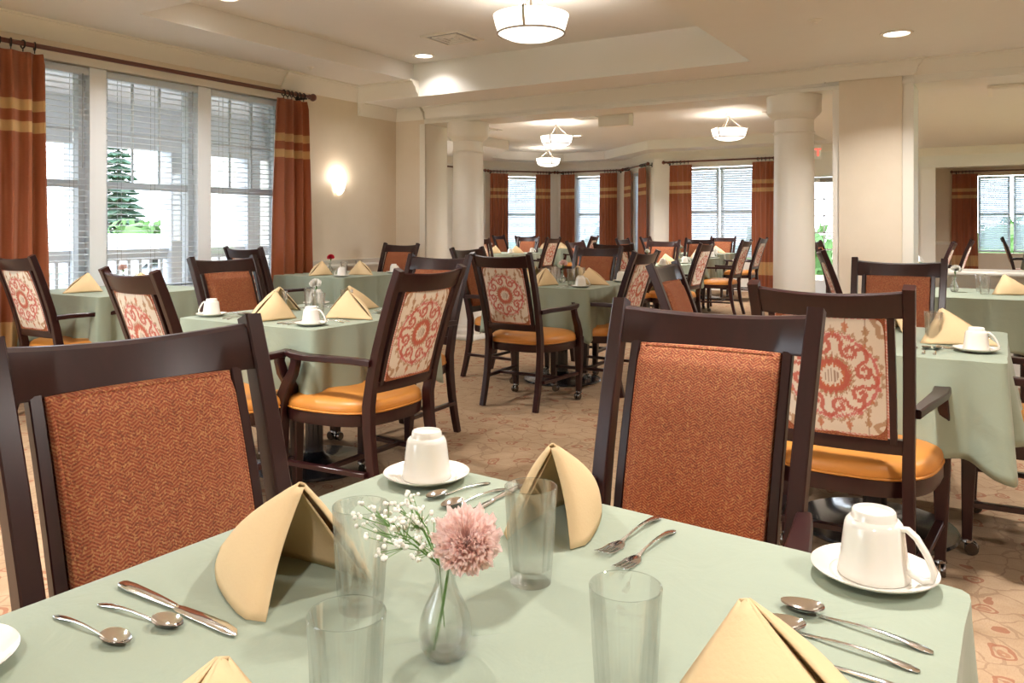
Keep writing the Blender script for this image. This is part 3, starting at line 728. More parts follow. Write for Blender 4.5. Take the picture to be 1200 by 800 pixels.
# ------------------------------------------------------------------ chair
def ikat_mesh():
    nx, nz = 110, 150; w, h = .312, .375; z0 = .565
    P = np.zeros((nz+1, nx+1, 3)); U = (np.arange(nx+1)/nx-.5); V = (np.arange(nz+1)/nz-.5)
    X, Z = np.meshgrid(U*w, V*h)
    rng = np.random.default_rng(3)
    cream = np.array([.78, .71, .60]); col = np.ones((nz+1, nx+1, 3))*cream
    fuzzx = np.repeat(rng.normal(0, 1, (1, nx+1)), nz+1, 0)
    jag = .0028*fuzzx                       # vertical ikat feathering
    Zf = Z+jag
    red = np.array([.52, .07, .045]); rose = np.array([.60, .12, .12]); orange = np.array([.55, .16, .06]); tan = np.array([.40, .20, .08]); brown = np.array([.24, .11, .06])
    def put(mask, c, a=1.0): col[mask] = col[mask]*(1-a)+np.array(c)*a
    cz = .0
    K = .97; X0_, Z0_ = X, Zf; R = np.sqrt(X**2+(Zf-cz)**2)/K; T = np.arctan2(Zf-cz, X)
    # corner olive scrolls and hanging stems
    for sx in (-1, 1):
        for sz in (-1, 1):
            cxx, czz = sx*.162, sz*.165; r = np.sqrt((X-cxx)**2+(Zf-czz)**2)
            put((np.abs(r-.036-.006*np.sin(5*np.arctan2(Z-czz, X-cxx))) < .008), tan, .8); put(r < .013, orange, .8)
    for sx in (-.10, -.04, .045, .10):
        put((np.abs(X-sx) < .0020) & (np.abs(Z) > .09), brown, .75)
        for sz in (-1, 1):
            zc = sz*(.155 if abs(sx) < .08 else .142)
            put((np.abs(X-sx)/.011+np.abs(Zf-zc)/.018 < 1), orange if abs(sx) < .08 else tan, .85); put((np.abs(X-sx)/.007+np.abs(Zf-sz*.118)/.011 < 1), tan, .85)
    # medallion
    put(R < .150+.006*np.sin(30*T), tan, .75)
    put(R < .142, cream)
    put(np.abs(R-.134) < .0045, rose, .9)
    # S-scroll ring
    pts = []
    n = 8
    for k in range(n):
        a0 = 2*pi*k/n+.2; ccx, ccy = .1005*cos(a0), .1005*sin(a0)
        for q in np.linspace(0, 1, 110):
            th = a0+pi/2+2*pi*1.12*q; rr = .0265-.0185*q
            pts.append((ccx+rr*cos(th), ccy+rr*sin(th), .0064))
        # tail joining the curl to its neighbour
        for q in np.linspace(0, 1, 30):
            aa = a0+.26+(2*pi/n-.30)*q; r2 = .1005+.030*sin(pi*min(1, q*.8+.1))
            pts.append((r2*cos(aa), r2*sin(aa), .0060))
    D = np.zeros_like(R, bool)
    for px, pz, pr in pts: D |= ((X/K-px)**2+(Zf/K-pz)**2 < pr**2)
    put(D, red, .9)
    for k in range(18):
        a0 = 2*pi*k/18+.1; put(((X/K-.140*cos(a0))**2+(Zf/K-.140*sin(a0))**2 < .0065**2), rose if k % 2 else orange, .9)
    put(R < .066+.007*np.sin(26*T), tan, .85); put(R < .058+.005*np.sin(22*T), red, .9); put(R < .040, orange, .8)
    put(R < .033+.003*np.sin(14*T), cream); put((R < .022) & (np.mod(X+.001, .009) < .0035), brown, .8)
    # border
    e = np.minimum(np.minimum(X+w/2, w/2-X), np.minimum(Z+h/2, h/2-Z))
    put((e < .008) & (np.mod(X*1.0+Z*1.7, .016) < .010), rose, .8)
    def zc(v): return z0+v*h
    verts = []
    for j in range(nz+1):
        for i in range(nx+1):
            u = i/nx-.5; v = j/nz
            x = u*(w-.006+.008*v)
            y = back_y(zc(v))-.016+bow(x)*.45-.012*(1-(2*u)**6)*(1-(2*v-1)**6)
            verts.append((x, y, zc(v)))
    f = [(j*(nx+1)+i, j*(nx+1)+i+1, (j+1)*(nx+1)+i+1, (j+1)*(nx+1)+i) for j in range(nz) for i in range(nx)]
    me = bpy.data.meshes.new('back_fabric'); me.from_pydata(verts, [], f); me.materials.append(M['ikat'])
    ca = me.color_attributes.new('pattern', 'FLOAT_COLOR', 'POINT')
    c4 = np.concatenate([col.reshape(-1, 3), np.ones(((nz+1)*(nx+1), 1))], 1).astype(np.float32)
    ca.data.foreach_set('color', c4.ravel())
    uvl = me.uv_layers.new(name='UVMap')
    li = np.zeros(len(me.loops), np.int32); me.loops.foreach_get('vertex_index', li)
    uvs = np.stack([X.ravel()[li], Z.ravel()[li]], 1).astype(np.float32); uvl.data.foreach_set('uv', uvs.ravel())
    me.shade_smooth(); return me
def interp(t, xs, ys):
    return float(np.interp(t, xs, ys))
POST = [(0, -.305), (.10, -.278), (.22, -.252), (.36, -.235), (.46, -.232), (.58, -.255), (.70, -.288), (.82, -.327), (.94, -.371), (1.03, -.408)]
def back_y(z): return interp(z, [p[0] for p in POST], [p[1] for p in POST])
def post_x(z): return interp(z, [0, .46, 1.03], [.205, .20, .217])
def bow(x): return -.034*(1-(x/.2)**2) if abs(x) < .2 else 0
def seat_outline(s=1.0, n=44, dy=0):
    # rounded seat plan: wide front, narrower back
    pts = []
    for k in range(n):
        a = 2*pi*k/n; c, sn = cos(a), sin(a)
        e = 2/3.2
        x = abs(c)**e*(1 if c > 0 else -1); y = abs(sn)**e*(1 if sn > 0 else -1)
        wid = .235+.045*(y+1)/2
        wid = wid*(1+.05*(1-y*y))
        pts.append((x*wid*s, y*.25*s+.005+dy+.018*(1-x*x)*(1 if y > 0 else 0)))
    return pts
def uv_panel(me, sx=1.0):
    uvl = me.uv_layers.new(name='UVMap')
    for l in me.loops:
        v = me.vertices[l.vertex_index].co; uvl.data[l.index].uv = (v.x+2, v.z+2)
def chair():
    t = thing('dining_armchair', '', 'chair')
    # posts
    for s in (-1, 1):
        path = [(s*post_x(z), y, z) for z, y in POST]
        m = MB(); m.sweep(path, [.034]*5+[.033]*5, [.034, .038, .043, .048, .049, .045, .041, .039, .037, .036], (1, 0, 0), .18)
        obj('back_post', m, 'wood', t, 28)
    # top rail (bowed back)
    m = MB(); rings = []
    for k in range(17):
        x = -.202+.404*k/16; b = bow(x)
        zt, zb_ = 1.018-.012*(1-(x/.2)**2), .938-.004*(1-(x/.2)**2); c = .006; th = .013
        def q(z, o): return (x, back_y(z)+b+o, z)
        rings.append([q(zb_, -th+c*.5), q(zb_+c, -th), q(zt-c, -th), q(zt, -th+c), q(zt, th-c), q(zt-c, th), q(zb_+c, th), q(zb_, th-c*.5)])
    m.loft(rings); obj('top_rail', m, 'wood', t, 28)
    # bottom crossbar
    m = MB(); rings = []
    for k in range(9):
        x = -.195+.39*k/8; b = bow(x)*.45; zb_, zt, th, c = .515, .562, .012, .004
        def q(z, o): return (x, back_y(z)+b+o, z)
        rings.append([q(zb_, -th), q(zb_+c, -th-c*.5), q(zt-c, -th-c*.5), q(zt, -th), q(zt, th), q(zt-c, th), q(zb_+c, th), q(zb_, th)])
    m.loft(rings); obj('crossbar', m, 'wood', t)
    # inner stiles
    for s in (-1, 1):
        zs = [.55, .65, .75, .85, .940]; path = [(s*(.162+.005*(z-.55)/.39), back_y(z)+bow(.162)*.8, z) for z in zs]
        m = MB(); m.sweep(path, .020, .024, (1, 0, 0), .2); obj('stile', m, 'wood', t, 28)
    # rust front panel
    nx, nz = 20, 24; w0 = .296; z0, z1 = .560, .940
    def fn(u, v):
        z = z0+(z1-z0)*v; x = (u-.5)*(w0+.012*v)
        e = min(u, 1-u)*2; g = min(v, 1-v)*2
        edge = (1-(1-min(1, e*5))**2)**.5*(1-(1-min(1, g*5))**2)**.5
        seam = -.004*exp(-((min(u, 1-u)-.055)/.012)**2)-.004*exp(-((min(v, 1-v)-.05)/.012)**2)
        bulge = .014*(1-(2*u-1)**4)*(1-(2*v-1)**4)
        return (x, back_y(z)+bow(x)*.6+.008+.022*edge+bulge+seam, z)
    def fn2(u, v):   # denser sampling near the edges
        w = lambda t: .5-.5*cos(pi*t) if True else t
        return fn(w(u), w(v))
    m = MB(); m.grid(fn2, 34, 34)
    n = len(m.v)
    me = m.mesh('front_panel', M['rust'], 180); me.flip_normals(); uv_panel(me); o = link('front_panel', me, t); o['label'] = 'rust herringbone upholstery'
    # piping round the front panel
    pts = [fn(u, v) for u, v in [(i/20, .012) for i in range(1, 20)]+[(.985, i/20) for i in range(1, 20)]+[(1-i/20, .988) for i in range(1, 20)]+[(.015, 1-i/20) for i in range(1, 20)]]
    pts = [(p[0], p[1]-.002, p[2]) for p in pts]; pts.append(pts[0])
    m = MB(); m.tube(pts, .0045, 6, False); me = m.mesh('welt', M['rust'], 180); uv_panel(me); link('welt', me, o)
    o = link('back_panel', ikat_me, t); o['label'] = 'cream and red medallion fabric on the chair back'
    # panel core (sides)
    m = MB(); rings = []
    for k in range(9):
        z = z0+(z1-z0)*k/8; w = (w0+.012*k/8)/2-.001
        rings.append([(-w, back_y(z)-.019+bow(w)*.45, z), (0, back_y(z)-.018+bow(0)*.45, z), (w, back_y(z)-.019+bow(w)*.45, z), (w, back_y(z)+.012+bow(w)*.6, z), (0, back_y(z)+.014+bow(0)*.6, z), (-w, back_y(z)+.012+bow(w)*.6, z)])
    m.loft(rings); me = m.mesh('panel_edge', M['rust'], 40); uv_panel(me); link('panel_edge', me, t)
    # apron
    m = MB(); o1 = seat_outline(1.0); rings = [[(x, y, z) for x, y in o1] for z in (.372, .378, .418, .422)]
    rings[0] = [(x*.99, y*.99, .372) for x, y in o1]; m.loft(rings); obj('seat_apron', m, 'wood', t)
    # cushion
    m = MB(); rings = []
    for sc_, z in ((.965, .421), (.992, .426), (1.0, .437), (.998, .450), (.98, .464), (.93, .476), (.82, .485), (.6, .491), (.3, .494), (.02, .495)):
        rings.append([(x, y, z) for x, y in seat_outline(sc_)])
    m.loft(rings); obj('seat_cushion', m, 'vinyl', t, 180)
    m = MB(); pts = [(x, y, .428) for x, y in seat_outline(1.0)]; pts.append(pts[0]); m.tube(pts, .0045, 6, False); obj('seat_piping', m, 'piping', t, 180)
    # front legs + arm supports, arms
    for s in (-1, 1):
        X0 = s*.262
        m = MB(); m.sweep([(X0-s*.006, .215, .055), (X0-s*.002, .212, .20), (X0, .208, .37), (X0, .206, .44)], [.034, .042, .053, .054], [.032, .040, .050, .050], (1, 0, 0), .2); leg = obj('front_leg', m, 'wood', t)
        m = MB(); m.lathe([(.018, .058), (.021, .052), (.022, .046), (.014, .040)], 12, (X0-s*.006, .215, 0), caps=True)
        for q in (-1, 1): 
            w = MB(); w.lathe([(.008, -.008), (.021, -.008), (.024, -.004), (.024, .004), (.021, .008), (.008, .008)], 14, caps=True)
            w.xf(Matrix.Translation((X0-s*.006+q*.011, .200, .0245)) @ Matrix.Rotation(pi/2, 4, 'Y')); m.add(w.v, w.f)
        obj('caster', m, 'caster', leg)
        m = MB(); m.sweep([(X0, .205, .42), (X0+s*.004, .195, .47), (X0+s*.010, .160, .53), (X0+s*.012, .125, .58), (X0+s*.008, .115, .625), (X0+s*.004, .12, .648)], [.044, .042, .038, .034, .034, .036], [.046, .050, .048, .042, .038, .040], (1, 0, 0), .25); obj('arm_support', m, 'wood', t)
        m = MB(); m.sweep([(s*.222, -.262, .645), (s*.236, -.18, .650), (s*.252, -.06, .650), (s*.266, .05, .650), (s*.268, .13, .655), (s*.262, .165, .662)], [.030, .036, .044, .050, .052, .044], [.028, .028, .026, .026, .026, .020], (1, 0, 0), .3); obj('arm', m, 'wood', t)
        m = MB(); m.sweep([(s*.256, .20, .185), (s*.225, -.24, .185)], .020, .028, (0, 0, 1), .2); obj('side_stretcher', m, 'wood', t)
    m = MB(); m.sweep([(-.236, -.03, .185), (.236, -.03, .185)], .020, .024, (0, 0, 1), .2); obj('cross_stretcher', m, 'wood', t)
    return t
ikat_me = ikat_mesh()
pch = Proto(chair)
GC = 'dark wood armchairs round the dining tables'
def put_chair(tx, ty, face, label, drz=0):
    "tx, ty = where the middle of the top rail stands; face: 0 = +Y, 90 = -X, -90 = +X, 180 = -Y"
    a = radians(face+drz); f = Vector((-sin(a), cos(a)))
    pch.put((tx+f.x*.408, ty+f.y*.408, 0), a, label, GC)
CH = [
 (-1.265, .835, -90, -9, 'dark armchair with rust front, largest at the left foreground'),
 (-.55, 1.745, 180, 0, 'dark armchair with rust front at far side of the nearest table'),
 (-2.06, 2.72, 90, 0, 'armchair with patterned back and mustard seat, just behind the upside-down mug'),
 (-3.0, 1.95, 0, -8, 'armchair showing pale pink patterned back above the left front chair'),
 (-3.86, 3.1, -90, 0, 'rust fronted armchair standing before the left window blinds'),
 (-2.95, 3.97, 180, 0, 'armchair half hidden behind the patterned chair, its rail catching light'),
 (-2.80, 4.42, 0, 0, 'armchair with patterned back standing alone in the middle of the carpet'),
 (-2.20, 5.45, 90, 0, 'armchair seen edge-on right of the vase table, patterned back'),
 (-3.10, 6.55, 180, 0, 'rust fronted armchair behind the table with the pink flower'),
 (-3.83, 5.53, -90, 0, 'armchair beside the left column, arm and leg showing'),
 (-5.17, 2.60, 0, 0, 'armchair with patterned back at the left edge below the curtain'),
 (-5.55, 4.66, 0, 0, 'armchair with gleaming top rail against the left window'),
 (-5.40, 6.60, 180, 0, 'rust fronted armchair under the wall corner beside the left column'),
 (-.45, 2.52, 0, 0, 'armchair with large patterned back and mustard seat, right foreground'),
 (-.49, 4.76, 180, 0, 'rust fronted armchair below the square pier'),
 (-1.41, 3.69, -90, 5, 'brown rust fronted armchair tilted just above the nearest right chair'),
 (.50, 3.66, 90, 0, 'armchair at the right edge, only seat corner and front leg showing'),
 (-1.20, 6.45, -90, 14, 'armchair seen edge-on in front of the square pier'),
 (.72, 6.1, 90, 0, 'armchair at the right edge, mustard seat under the long cloth'),
 (-2.78, 8.62, 90, 0, 'slim patterned armchair left of the mustard seated chairs'),
 (-3.88, 10.2, 180, 0, 'rust fronted armchair behind the second row table'),
 (-3.60, 7.95, 0, 0, 'armchair with dark top rail just behind the vase table chair'),
 (-4.60, 9.0, -90, 0, 'rust fronted armchair left of the second row table'),
 (-2.98, 10.95, 90, 0, 'armchair with bright mustard seat seen from the side beside right column'),
 (-4.02, 12.1, 180, 0, 'rust fronted armchair of the third row table'),
 (-4.97, 11.3, -90, 0, 'armchair at the window side of the third row table'),
 (-4.32, 14.30, 180, 0, 'rust fronted armchair right under the far right window'),
 (-3.35, 13.3, 90, 0, 'armchair seen edge-on against the curtain by right column'),
 (-5.45, 13.4, -90, 0, 'armchair at the left side of the far window table'),
 (-7.02, 10.42, 0, 0, 'armchair right beside the left column, patterned back'),
 (-6.38, 11.75, 90, 0, 'patterned armchair at the right side of the bay front table'),
 (-7.45, 12.75, 180, 0, 'rust fronted armchair behind the bay front table'),
 (-7.95, 13.45, 0, 0, 'bluish armchair back below the left slant of the bay'),
 (-7.0, 14.6, 90, 8, 'armchair right of the table inside the bay'),
 (-9.2, 14.45, -90, 0, 'small armchair against the dark curtain left in the bay'),
 (-2.08, 10.9, -90, 0, 'armchair glimpsed between right column and square pier'),
 (-.52, 10.75, 90, 0, 'nearer of two armchairs seen over the low wall, leaning right'),
 (-.40, 12.7, 90, 0, 'farther of two armchairs seen over the low wall, leaning right'),
 (-.06, 16.5, -90, 0, 'armchair leaning left below the end wall window'),
]
for (x, y, fc, dr, l) in CH: put_chair(x, y, fc, l, dr)

# ------------------------------------------------------------------ tables
def table(cx, cy, label, s=.9):
    t = thing('dining_table', label, 'table', (cx, cy, 0))
    m = MB(); m.box(-s/2+.004, s/2-.004, -s/2+.004, s/2-.004, .715, .755, .008); obj('tabletop', m, 'wood', t)
    m = MB(); m.lathe([(.045, .02), (.045, .69), (.11, .70), (.11, .714)], 24, caps=True); obj('pedestal', m, 'base', t)
    m = MB(); m.lathe([(.30, 0), (.305, .006), (.30, .016), (.20, .028), (.09, .036), (.06, .05), (.046, .07)], 40, caps=True); obj('base_plate', m, 'base', t)
    return t
def cloth_mb(cs, drop=.31, seed=0, zt=.76, flare=.03):
    "cs: four corners (x,y) counter-clockwise"
    rnd = random.Random(seed); C = [Vector(c) for c in cs]; cen = sum(C, Vector((0, 0)))/4
    per = []; NS = 56
    for k in range(4):
        a, b = C[k], C[(k+1) % 4]; L = (b-a).length; d = (b-a)/L; nrm = Vector((d.y, -d.x))
        for i in range(NS):
            s = (i+.5)/NS
            per.append((a+d*L*s, nrm, s*L, (1-s)*L, k))
    # round the corner
    n = len(per); R = .022
    fr = [rnd.uniform(2.8, 4.6) for _ in range(4)]; ph = [rnd.uniform(0, 6) for _ in range(4)]; am = [rnd.uniform(.009, .019) for _ in range(4)]
    side = [rnd.choice((-1, 1)) for _ in range(4)]; cp = [rnd.uniform(.8, 1.2) for _ in range(4)]
    cols = []
    ts = [0, .03, .07, .14, .24, .36, .5, .65, .8, .92, 1]
    for (p, nr, s0, s1, k) in per:
        dc = min(s0, s1); ci = k if s0 < s1 else (k+1) % 4
        # corner diagonal direction
        prev = C[(ci-1) % 4]; nxt = C[(ci+1) % 4]
        d1 = (C[ci]-prev).normalized(); d2 = (C[ci]-nxt).normalized(); diag = (d1+d2).normalized()
        c1 = exp(-(dc/.030)**2); c2 = exp(-((dc-.12)/.045)**2); c3 = exp(-((dc-.22)/.06)**2)
        L = drop*(1+.15*cp[ci]*exp(-(dc/.07)**2)+.08*exp(-(dc/.16)**2))+.008*sin(fr[k]*3*s0+ph[k])
        wav = am[k]*(sin(2*pi*fr[k]*s0+ph[k])+.5*sin(2*pi*2.3*fr[k]*s0+2*ph[k]))
        base = p-nr*0
        if dc < R: # pull onto arc
            t_ = 1-dc/R; base = p-diag*R*.42*t_*t_
        col = []
        for t in ts:
            out = .004+flare*t+wav*t-(.040*c2*cp[ci])*t**1.1+.018*c3*t
            q = base+nr*out*(1-c1)+diag*(c1*(.006+.034*t**1.2*cp[ci]))
            if dc < .14: q = q+(d1 if s0 > s1 else d2)*(-.0)+0*diag
            z = zt-L*t
            if t == 0: z = zt; q = base-nr*.012*(1-c1)-diag*.012*c1
            elif t == .03: z = zt-.0035
            col.append((q.x, q.y, z))
        cols.append(col)
    m = MB(); rings = []
    # top: fans from inner grid
    NT = 8
    for j in range(NT, -1, -1):
        f = j/NT
        if j == 0: break
        rings.append([(cen.x+(c[0][0]-cen.x)*(1-f*.999), cen.y+(c[0][1]-cen.y)*(1-f*.999), zt+.0006*sin(9*c[0][0]+5*f)*sin(7*c[0][1]+3*f)*0) for c in cols])
    for j in range(len(ts)): rings.append([c[j] for c in cols])
    m.loft(rings, False)
    return m
def sq(cx, cy, s=.9, rz=0):
    h = s/2; return [(cx-h, cy-h), (cx+h, cy-h), (cx+h, cy+h), (cx-h, cy+h)]
def cloth(cs, label, seed, drop=.31, flare=.03):
    o = obj('tablecloth', cloth_mb(cs, drop, seed, flare=flare), 'cloth', None, 50)
    md = o.modifiers.new('thickness', 'SOLIDIFY'); md.thickness = .0015; md.offset = 1
    return tag(o, label, 'tablecloth', 'sage green tablecloths')
TT = {
 'T2': (-2.99, 2.96, 'table behind the left front chair'), 'T3': (-2.98, 5.62, 'middle table'),
 'T4': (-5.33, 3.42, 'left window table'), 'T5': (-5.36, 5.66, 'table by the sconce'),
 'T6': (-.45, 3.52, 'right hand table'), 'T7': (-.25, 6.22, 'table at the low wall'),
 'T12': (-3.65, 9.02, 'second row table'), 'T10': (-3.97, 11.08, 'third row table'),
 'T11': (-4.4, 13.35, 'far right window table'), 'T8': (-7.3, 11.65, 'bay front table'),
 'T9': (-8.0, 14.6, 'table inside the bay'), 'T13': (-1.3, 10.8, 'table behind the pier'),
 'T15': (.72, 16.5, 'farthest room table')}
# nearest table: follows the measured outline
n1 = at(490, 538, .76).xy; n2 = at(1134, 690, .76).xy
e1 = Vector((0.0, -1.0)); ang = radians(1.8); e1 = Vector((sin(ang)*-1, -cos(ang)))
T1c = [n1+e1*.93, n2+e1*.95+Vector((.0, 0)), n2, n1]
c1 = sum(T1c, Vector((0, 0)))/4
tt = table(c1.x, c1.y, 'nearest dining table set with glasses and a vase', .84)
cloth([tuple(c) for c in T1c], 'sage green tablecloth on the nearest table', 11)
for k, (cx, cy, nm) in TT.items():
    table(cx, cy, 'square dining table, ' + nm.replace('table ', '').replace(' table', ' one'))
    cloth(sq(cx, cy), 'sage green tablecloth on the ' + nm, hash_ if False else len(k)*7+int(abs(cx*10))+int(cy*3))

# ------------------------------------------------------------------ tableware
def napkin_shape(var):
    rnd = random.Random(var); h = .128
    P3 = Vector((-.165, 0, 0)); Ap = Vector((.030, 0, h))
    def wing(s, wide, fwd):
        P = Vector((fwd, s*wide, 0)); 
        def fn(u, v):
            b = P3.lerp(P, u); out = Vector((-.5, s*.86, .2))
            b = b+out*(.022*sin(pi*u)); a = Ap+Vector((.004*u, s*.006*u, -.004*u*u))
            p = b.lerp(a, v); p = p+out*(.020*sin(pi*v)*sin(pi*min(1, u*.8+.12)))
            # rounded ridge near u = 0
            if u < .12: p = p+Vector((-.0, s*.004*(u/.12), 0))
            # hem curl at the opening
            if u > .9: k = (u-.9)/.1; p = p+Vector((.006*k, -s*.016*k*k*(1-v*.6), 0))
            p.z = max(.001, p.z)
            return tuple(p)
        return MB().grid(fn, 16, 14)
    def under(s, wide, fwd):
        # second folded layer showing inside the wing
        P = Vector((fwd*.82, s*wide*.80, 0)); Q3 = P3*.86; Aq = Ap+Vector((-.006, 0, -.006))
        def fn(u, v):
            b = Q3.lerp(P, u)+Vector((0, s*.012*sin(pi*u), 0)); p = b.lerp(Aq, v); p = p+Vector((-.2, s*.9, .1))*(.012*sin(pi*v)*sin(pi*u)); p.z = max(.001, p.z); return tuple(p)
        return MB().grid(fn, 10, 10)
    return wing, under
def mk_napkin(var, w1, w2):
    def f():
        t = thing('folded_napkin', '', 'napkin')
        wing, under = napkin_shape(var)
        for s, w in ((1, w1), (-1, w2)):
            for nm, mb in (('wing', wing(s, w, .075)), ('inner_fold', under(s, w, .085))):
                o = obj(nm, mb, 'napkin', t, 180); md = o.modifiers.new('thickness', 'SOLIDIFY'); md.thickness = .0022; md.offset = 0
        return t
    return Proto(f)
pn = [mk_napkin(1, .115, .100), mk_napkin(2, .095, .12)]
def mug():
    t = thing('mug', '', 'mug')
    z0 = .0
    pr = [(.0420, 0), (.0428, .002), (.0415, .010), (.0385, .030), (.0362, .050), (.0345, .062), (.0330, .066), (.0300, .0695), (.0272, .0705), (.0262, .074), (.0255, .0795), (.0240, .081), (.0225, .0795), (.0215, .077), (.012, .0765), (.0001, .077)]
    m = MB(); m.lathe(pr, 36)
    pi_ = [(.0405, .001), (.0395, .01), (.036, .035), (.033, .060), (.028, .066), (.0001, .068)]; m.lathe(pi_, 36)
    obj('cup', m, 'ceramic', t, 50)
    m = MB(); m.sweep([(.032, 0, .064), (.040, 0, .0655), (.050, 0, .058), (.062, 0, .040), (.070, 0, .022), (.068, 0, .012), (.058, 0, .008), (.046, 0, .012), (.040, 0, .016)], [.010, .010, .010, .010, .011, .011, .010, .010, .009], [.006]*9, (0, 1, 0), .45)
    obj('handle', m, 'ceramic', t, 60); return t
def saucer():
    t = thing('saucer', '', 'saucer')
    m = MB(); m.lathe([(.0001, .004), (.030, .004), (.044, .0045), (.048, .0035), (.050, .0055), (.060, .0095), (.0735, .0145), (.0745, .0155), (.073, .0135), (.058, .006), (.036, .0015), (.034, 0), (.030, .001), (.0001, .001)], 48); obj('dish', m, 'ceramic', t, 60)
    m = MB(); m.torus((0, 0, .0062), .0525, .0012, 'z', 40, 5); obj('raised_ring', m, 'ceramic', t, 60); return t
def tumbler():
    t = thing('glass_tumbler', '', 'glass')
    H = .118; zs = [0, .003, .010, .018, .03, .045, .06, .072, .080, .09, .105, H]
    def R(z): return .0252+.0078*(z/H)
    out = [(R(z), z) for z in zs]; n = 72
    def mod(i, a):
        z = zs[i] if i < len(zs) else 0
        if .005 < z < .085: 
            k = min(1, (z-.003)/.01)*min(1, (.088-z)/.02); return 1+.055*k*abs(cos(8*a))-.03*k
        return 1
    m = MB(); m.lathe(out, n, mod=mod)
    m.lathe([(R(H), H), (R(H)-.0006, H+.0012), (R(H)-.0016, H)], n)
    m.lathe([(R(z)-.0018-.002*(1-z/H), z) for z in (H, .09, .06, .03, .018)]+[(.012, .0155), (.0001, .015)], n)
    m.lathe([(.0001, .0), (.0252, 0)], n)
    obj('tumbler_body', m, 'glass', t, 60)
    return t
def bowl_pts(L, wb, lb, depth):
    pass
def spoon():
    t = thing('spoon', '', 'spoon'); L = 1.0
    # handle runs from x=0 to .66, bowl to 1 (scaled by length later)
    def hz(x): return .030*sin(pi*min(1, x/.70))**1.2*.9+.006 if x < .70 else .006+.0*x
    m = MB(); xs = [0, .02, .06, .12, .2, .3, .42, .54, .62, .68, .72]; ws = [.030, .052, .066, .062, .046, .032, .024, .022, .024, .030, .034]; hs = [.010, .012, .014, .014, .014, .014, .016, .018, .016, .012, .008]
    m.sweep([(x, 0, hz(x)) for x in xs], ws, hs, (0, 1, 0), .7)
    obj('handle', m, 'chrome', t, 60)
    m = MB()
    def top(u, v, off=0):
        a = 2*pi*u; r = v; x = .85+.155*r*cos(a)*(1-.0*cos(a)); y = .098*r*sin(a)*(1-.18*cos(a))
        z = .052-.050*(1-r*r)+off-.018*(x-.70)/.3*(1)
        return (x, y, max(.0+off+.001, z+.006))
    m.grid(lambda u, v: top(u, v), 28, 8); m.grid(lambda u, v: top(u, v, .007), 28, 8)
    obj('bowl', m, 'chrome', t, 180); return t
def fork():
    t = thing('fork', '', 'fork')
    def hz(x): return .006+.034*sin(pi*min(1, x/.72))**1.2
    m = MB(); xs = [0, .02, .06, .12, .2, .3, .42, .54, .62, .68]; ws = [.030, .056, .070, .064, .046, .032, .024, .022, .028, .045]; hs = [.010, .012, .014, .014, .014, .014, .016, .016, .012, .010]
    m.sweep([(x, 0, hz(x)) for x in xs], ws, hs, (0, 1, 0), .7); obj('handle', m, 'chrome', t, 60)
    m = MB(); m.sweep([(.67, 0, hz(.67)), (.71, 0, .008), (.76, 0, .004), (.80, 0, .005)], [.05, .10, .135, .135], [.010]*4, (0, 1, 0), .6)
    for k in range(4):
        y = -.054+.036*k; m.sweep([(.79, y, .005), (.88, y, .010), (.95, y, .022), (1, y*.97, .036)], [.021, .019, .016, .006], [.010, .009, .008, .005], (0, 1, 0), .5)
    obj('tines', m, 'chrome', t, 60); return t
def knife():
    t = thing('knife', '', 'knife')
    m = MB(); m.sweep([(0, 0, .012), (.02, 0, .013), (.1, 0, .014), (.3, 0, .014), (.46, 0, .012), (.5, 0, .012)], [.04, .062, .072, .06, .044, .034], [.022, .026, .028, .026, .022, .018], (0, 1, 0), .6); obj('handle', m, 'chrome', t, 60)
    m = MB(); m.sweep([(.49, 0, .010), (.54, 0, .009), (.7, .004, .009), (.86, .004, .009), (.95, -.004, .009), (1, -.018, .009)], [.036, .062, .074, .078, .062, .012], [.012, .009, .008, .008, .007, .004], (0, 1, 0), .5); obj('blade', m, 'chrome', t, 60); return t
P = dict(mug=Proto(mug), saucer=Proto(saucer), glass=Proto(tumbler), spoon=Proto(spoon), fork=Proto(fork), knife=Proto(knife))
ZT1 = .7605
def cut(kind, a, b, label, group='cutlery on the nearest table', scale=None):
    "a = handle end, b = tip"
    a = Vector(a); b = Vector(b); d = b-a; L = scale or d.length
    r = P[kind].put((a.x, a.y, ZT1), math.atan2(d.y, d.x), label, group); r.scale = (L, L, L); return r
def carn(mat, R=.035, seed=0, label='', loc=(0, 0, 0), tilt=None, stem_pts=None, vase_r=1.0):
    rnd = random.Random(seed)
    t = thing('carnation', label, 'flower', loc)
    m = MB()
    for L in range(13):
        f = L/12; ph = rnd.uniform(0, 6); ph2 = rnd.uniform(0, 6); nn = rnd.choice((9, 11, 13)); open_ = 1.35-1.15*f   # outer petals lie flat, inner stand up
        rad = R*(1.0-.45*f)
        def fn(u, v):
            a = 2*pi*u; ruff = .15*v**2*sin(nn*a+ph)+.10*v**3*sin(27*a+ph2)+.04*v**4*sin(53*a+ph)
            r = rad*v*(sin(open_)*.9+.1)*(1+.07*sin(nn*a+ph2)*v+.035*v**3*sin(41*a+ph))
            z = rad*v*cos(open_)*1.1+rad*ruff*1.3-R*.12+.35*R*f*v
            return (r*cos(a), r*sin(a), z)
        m.grid(fn, 150, 7)
    if tilt: m.xf(tilt)
    obj('petals', m, mat, t, 180)
    if stem_pts:
        s = MB(); s.tube(stem_pts, .0017, 6); obj('stem', s, 'stem', t, 60)
        c = MB(); c.lathe([(.0022, -.030), (.0060, -.022), (.0072, -.010), (.0085, .0), (.006, .004)], 12)
        if tilt: c.xf(tilt)
        obj('calyx', c, 'stem', t, 60)
    return t
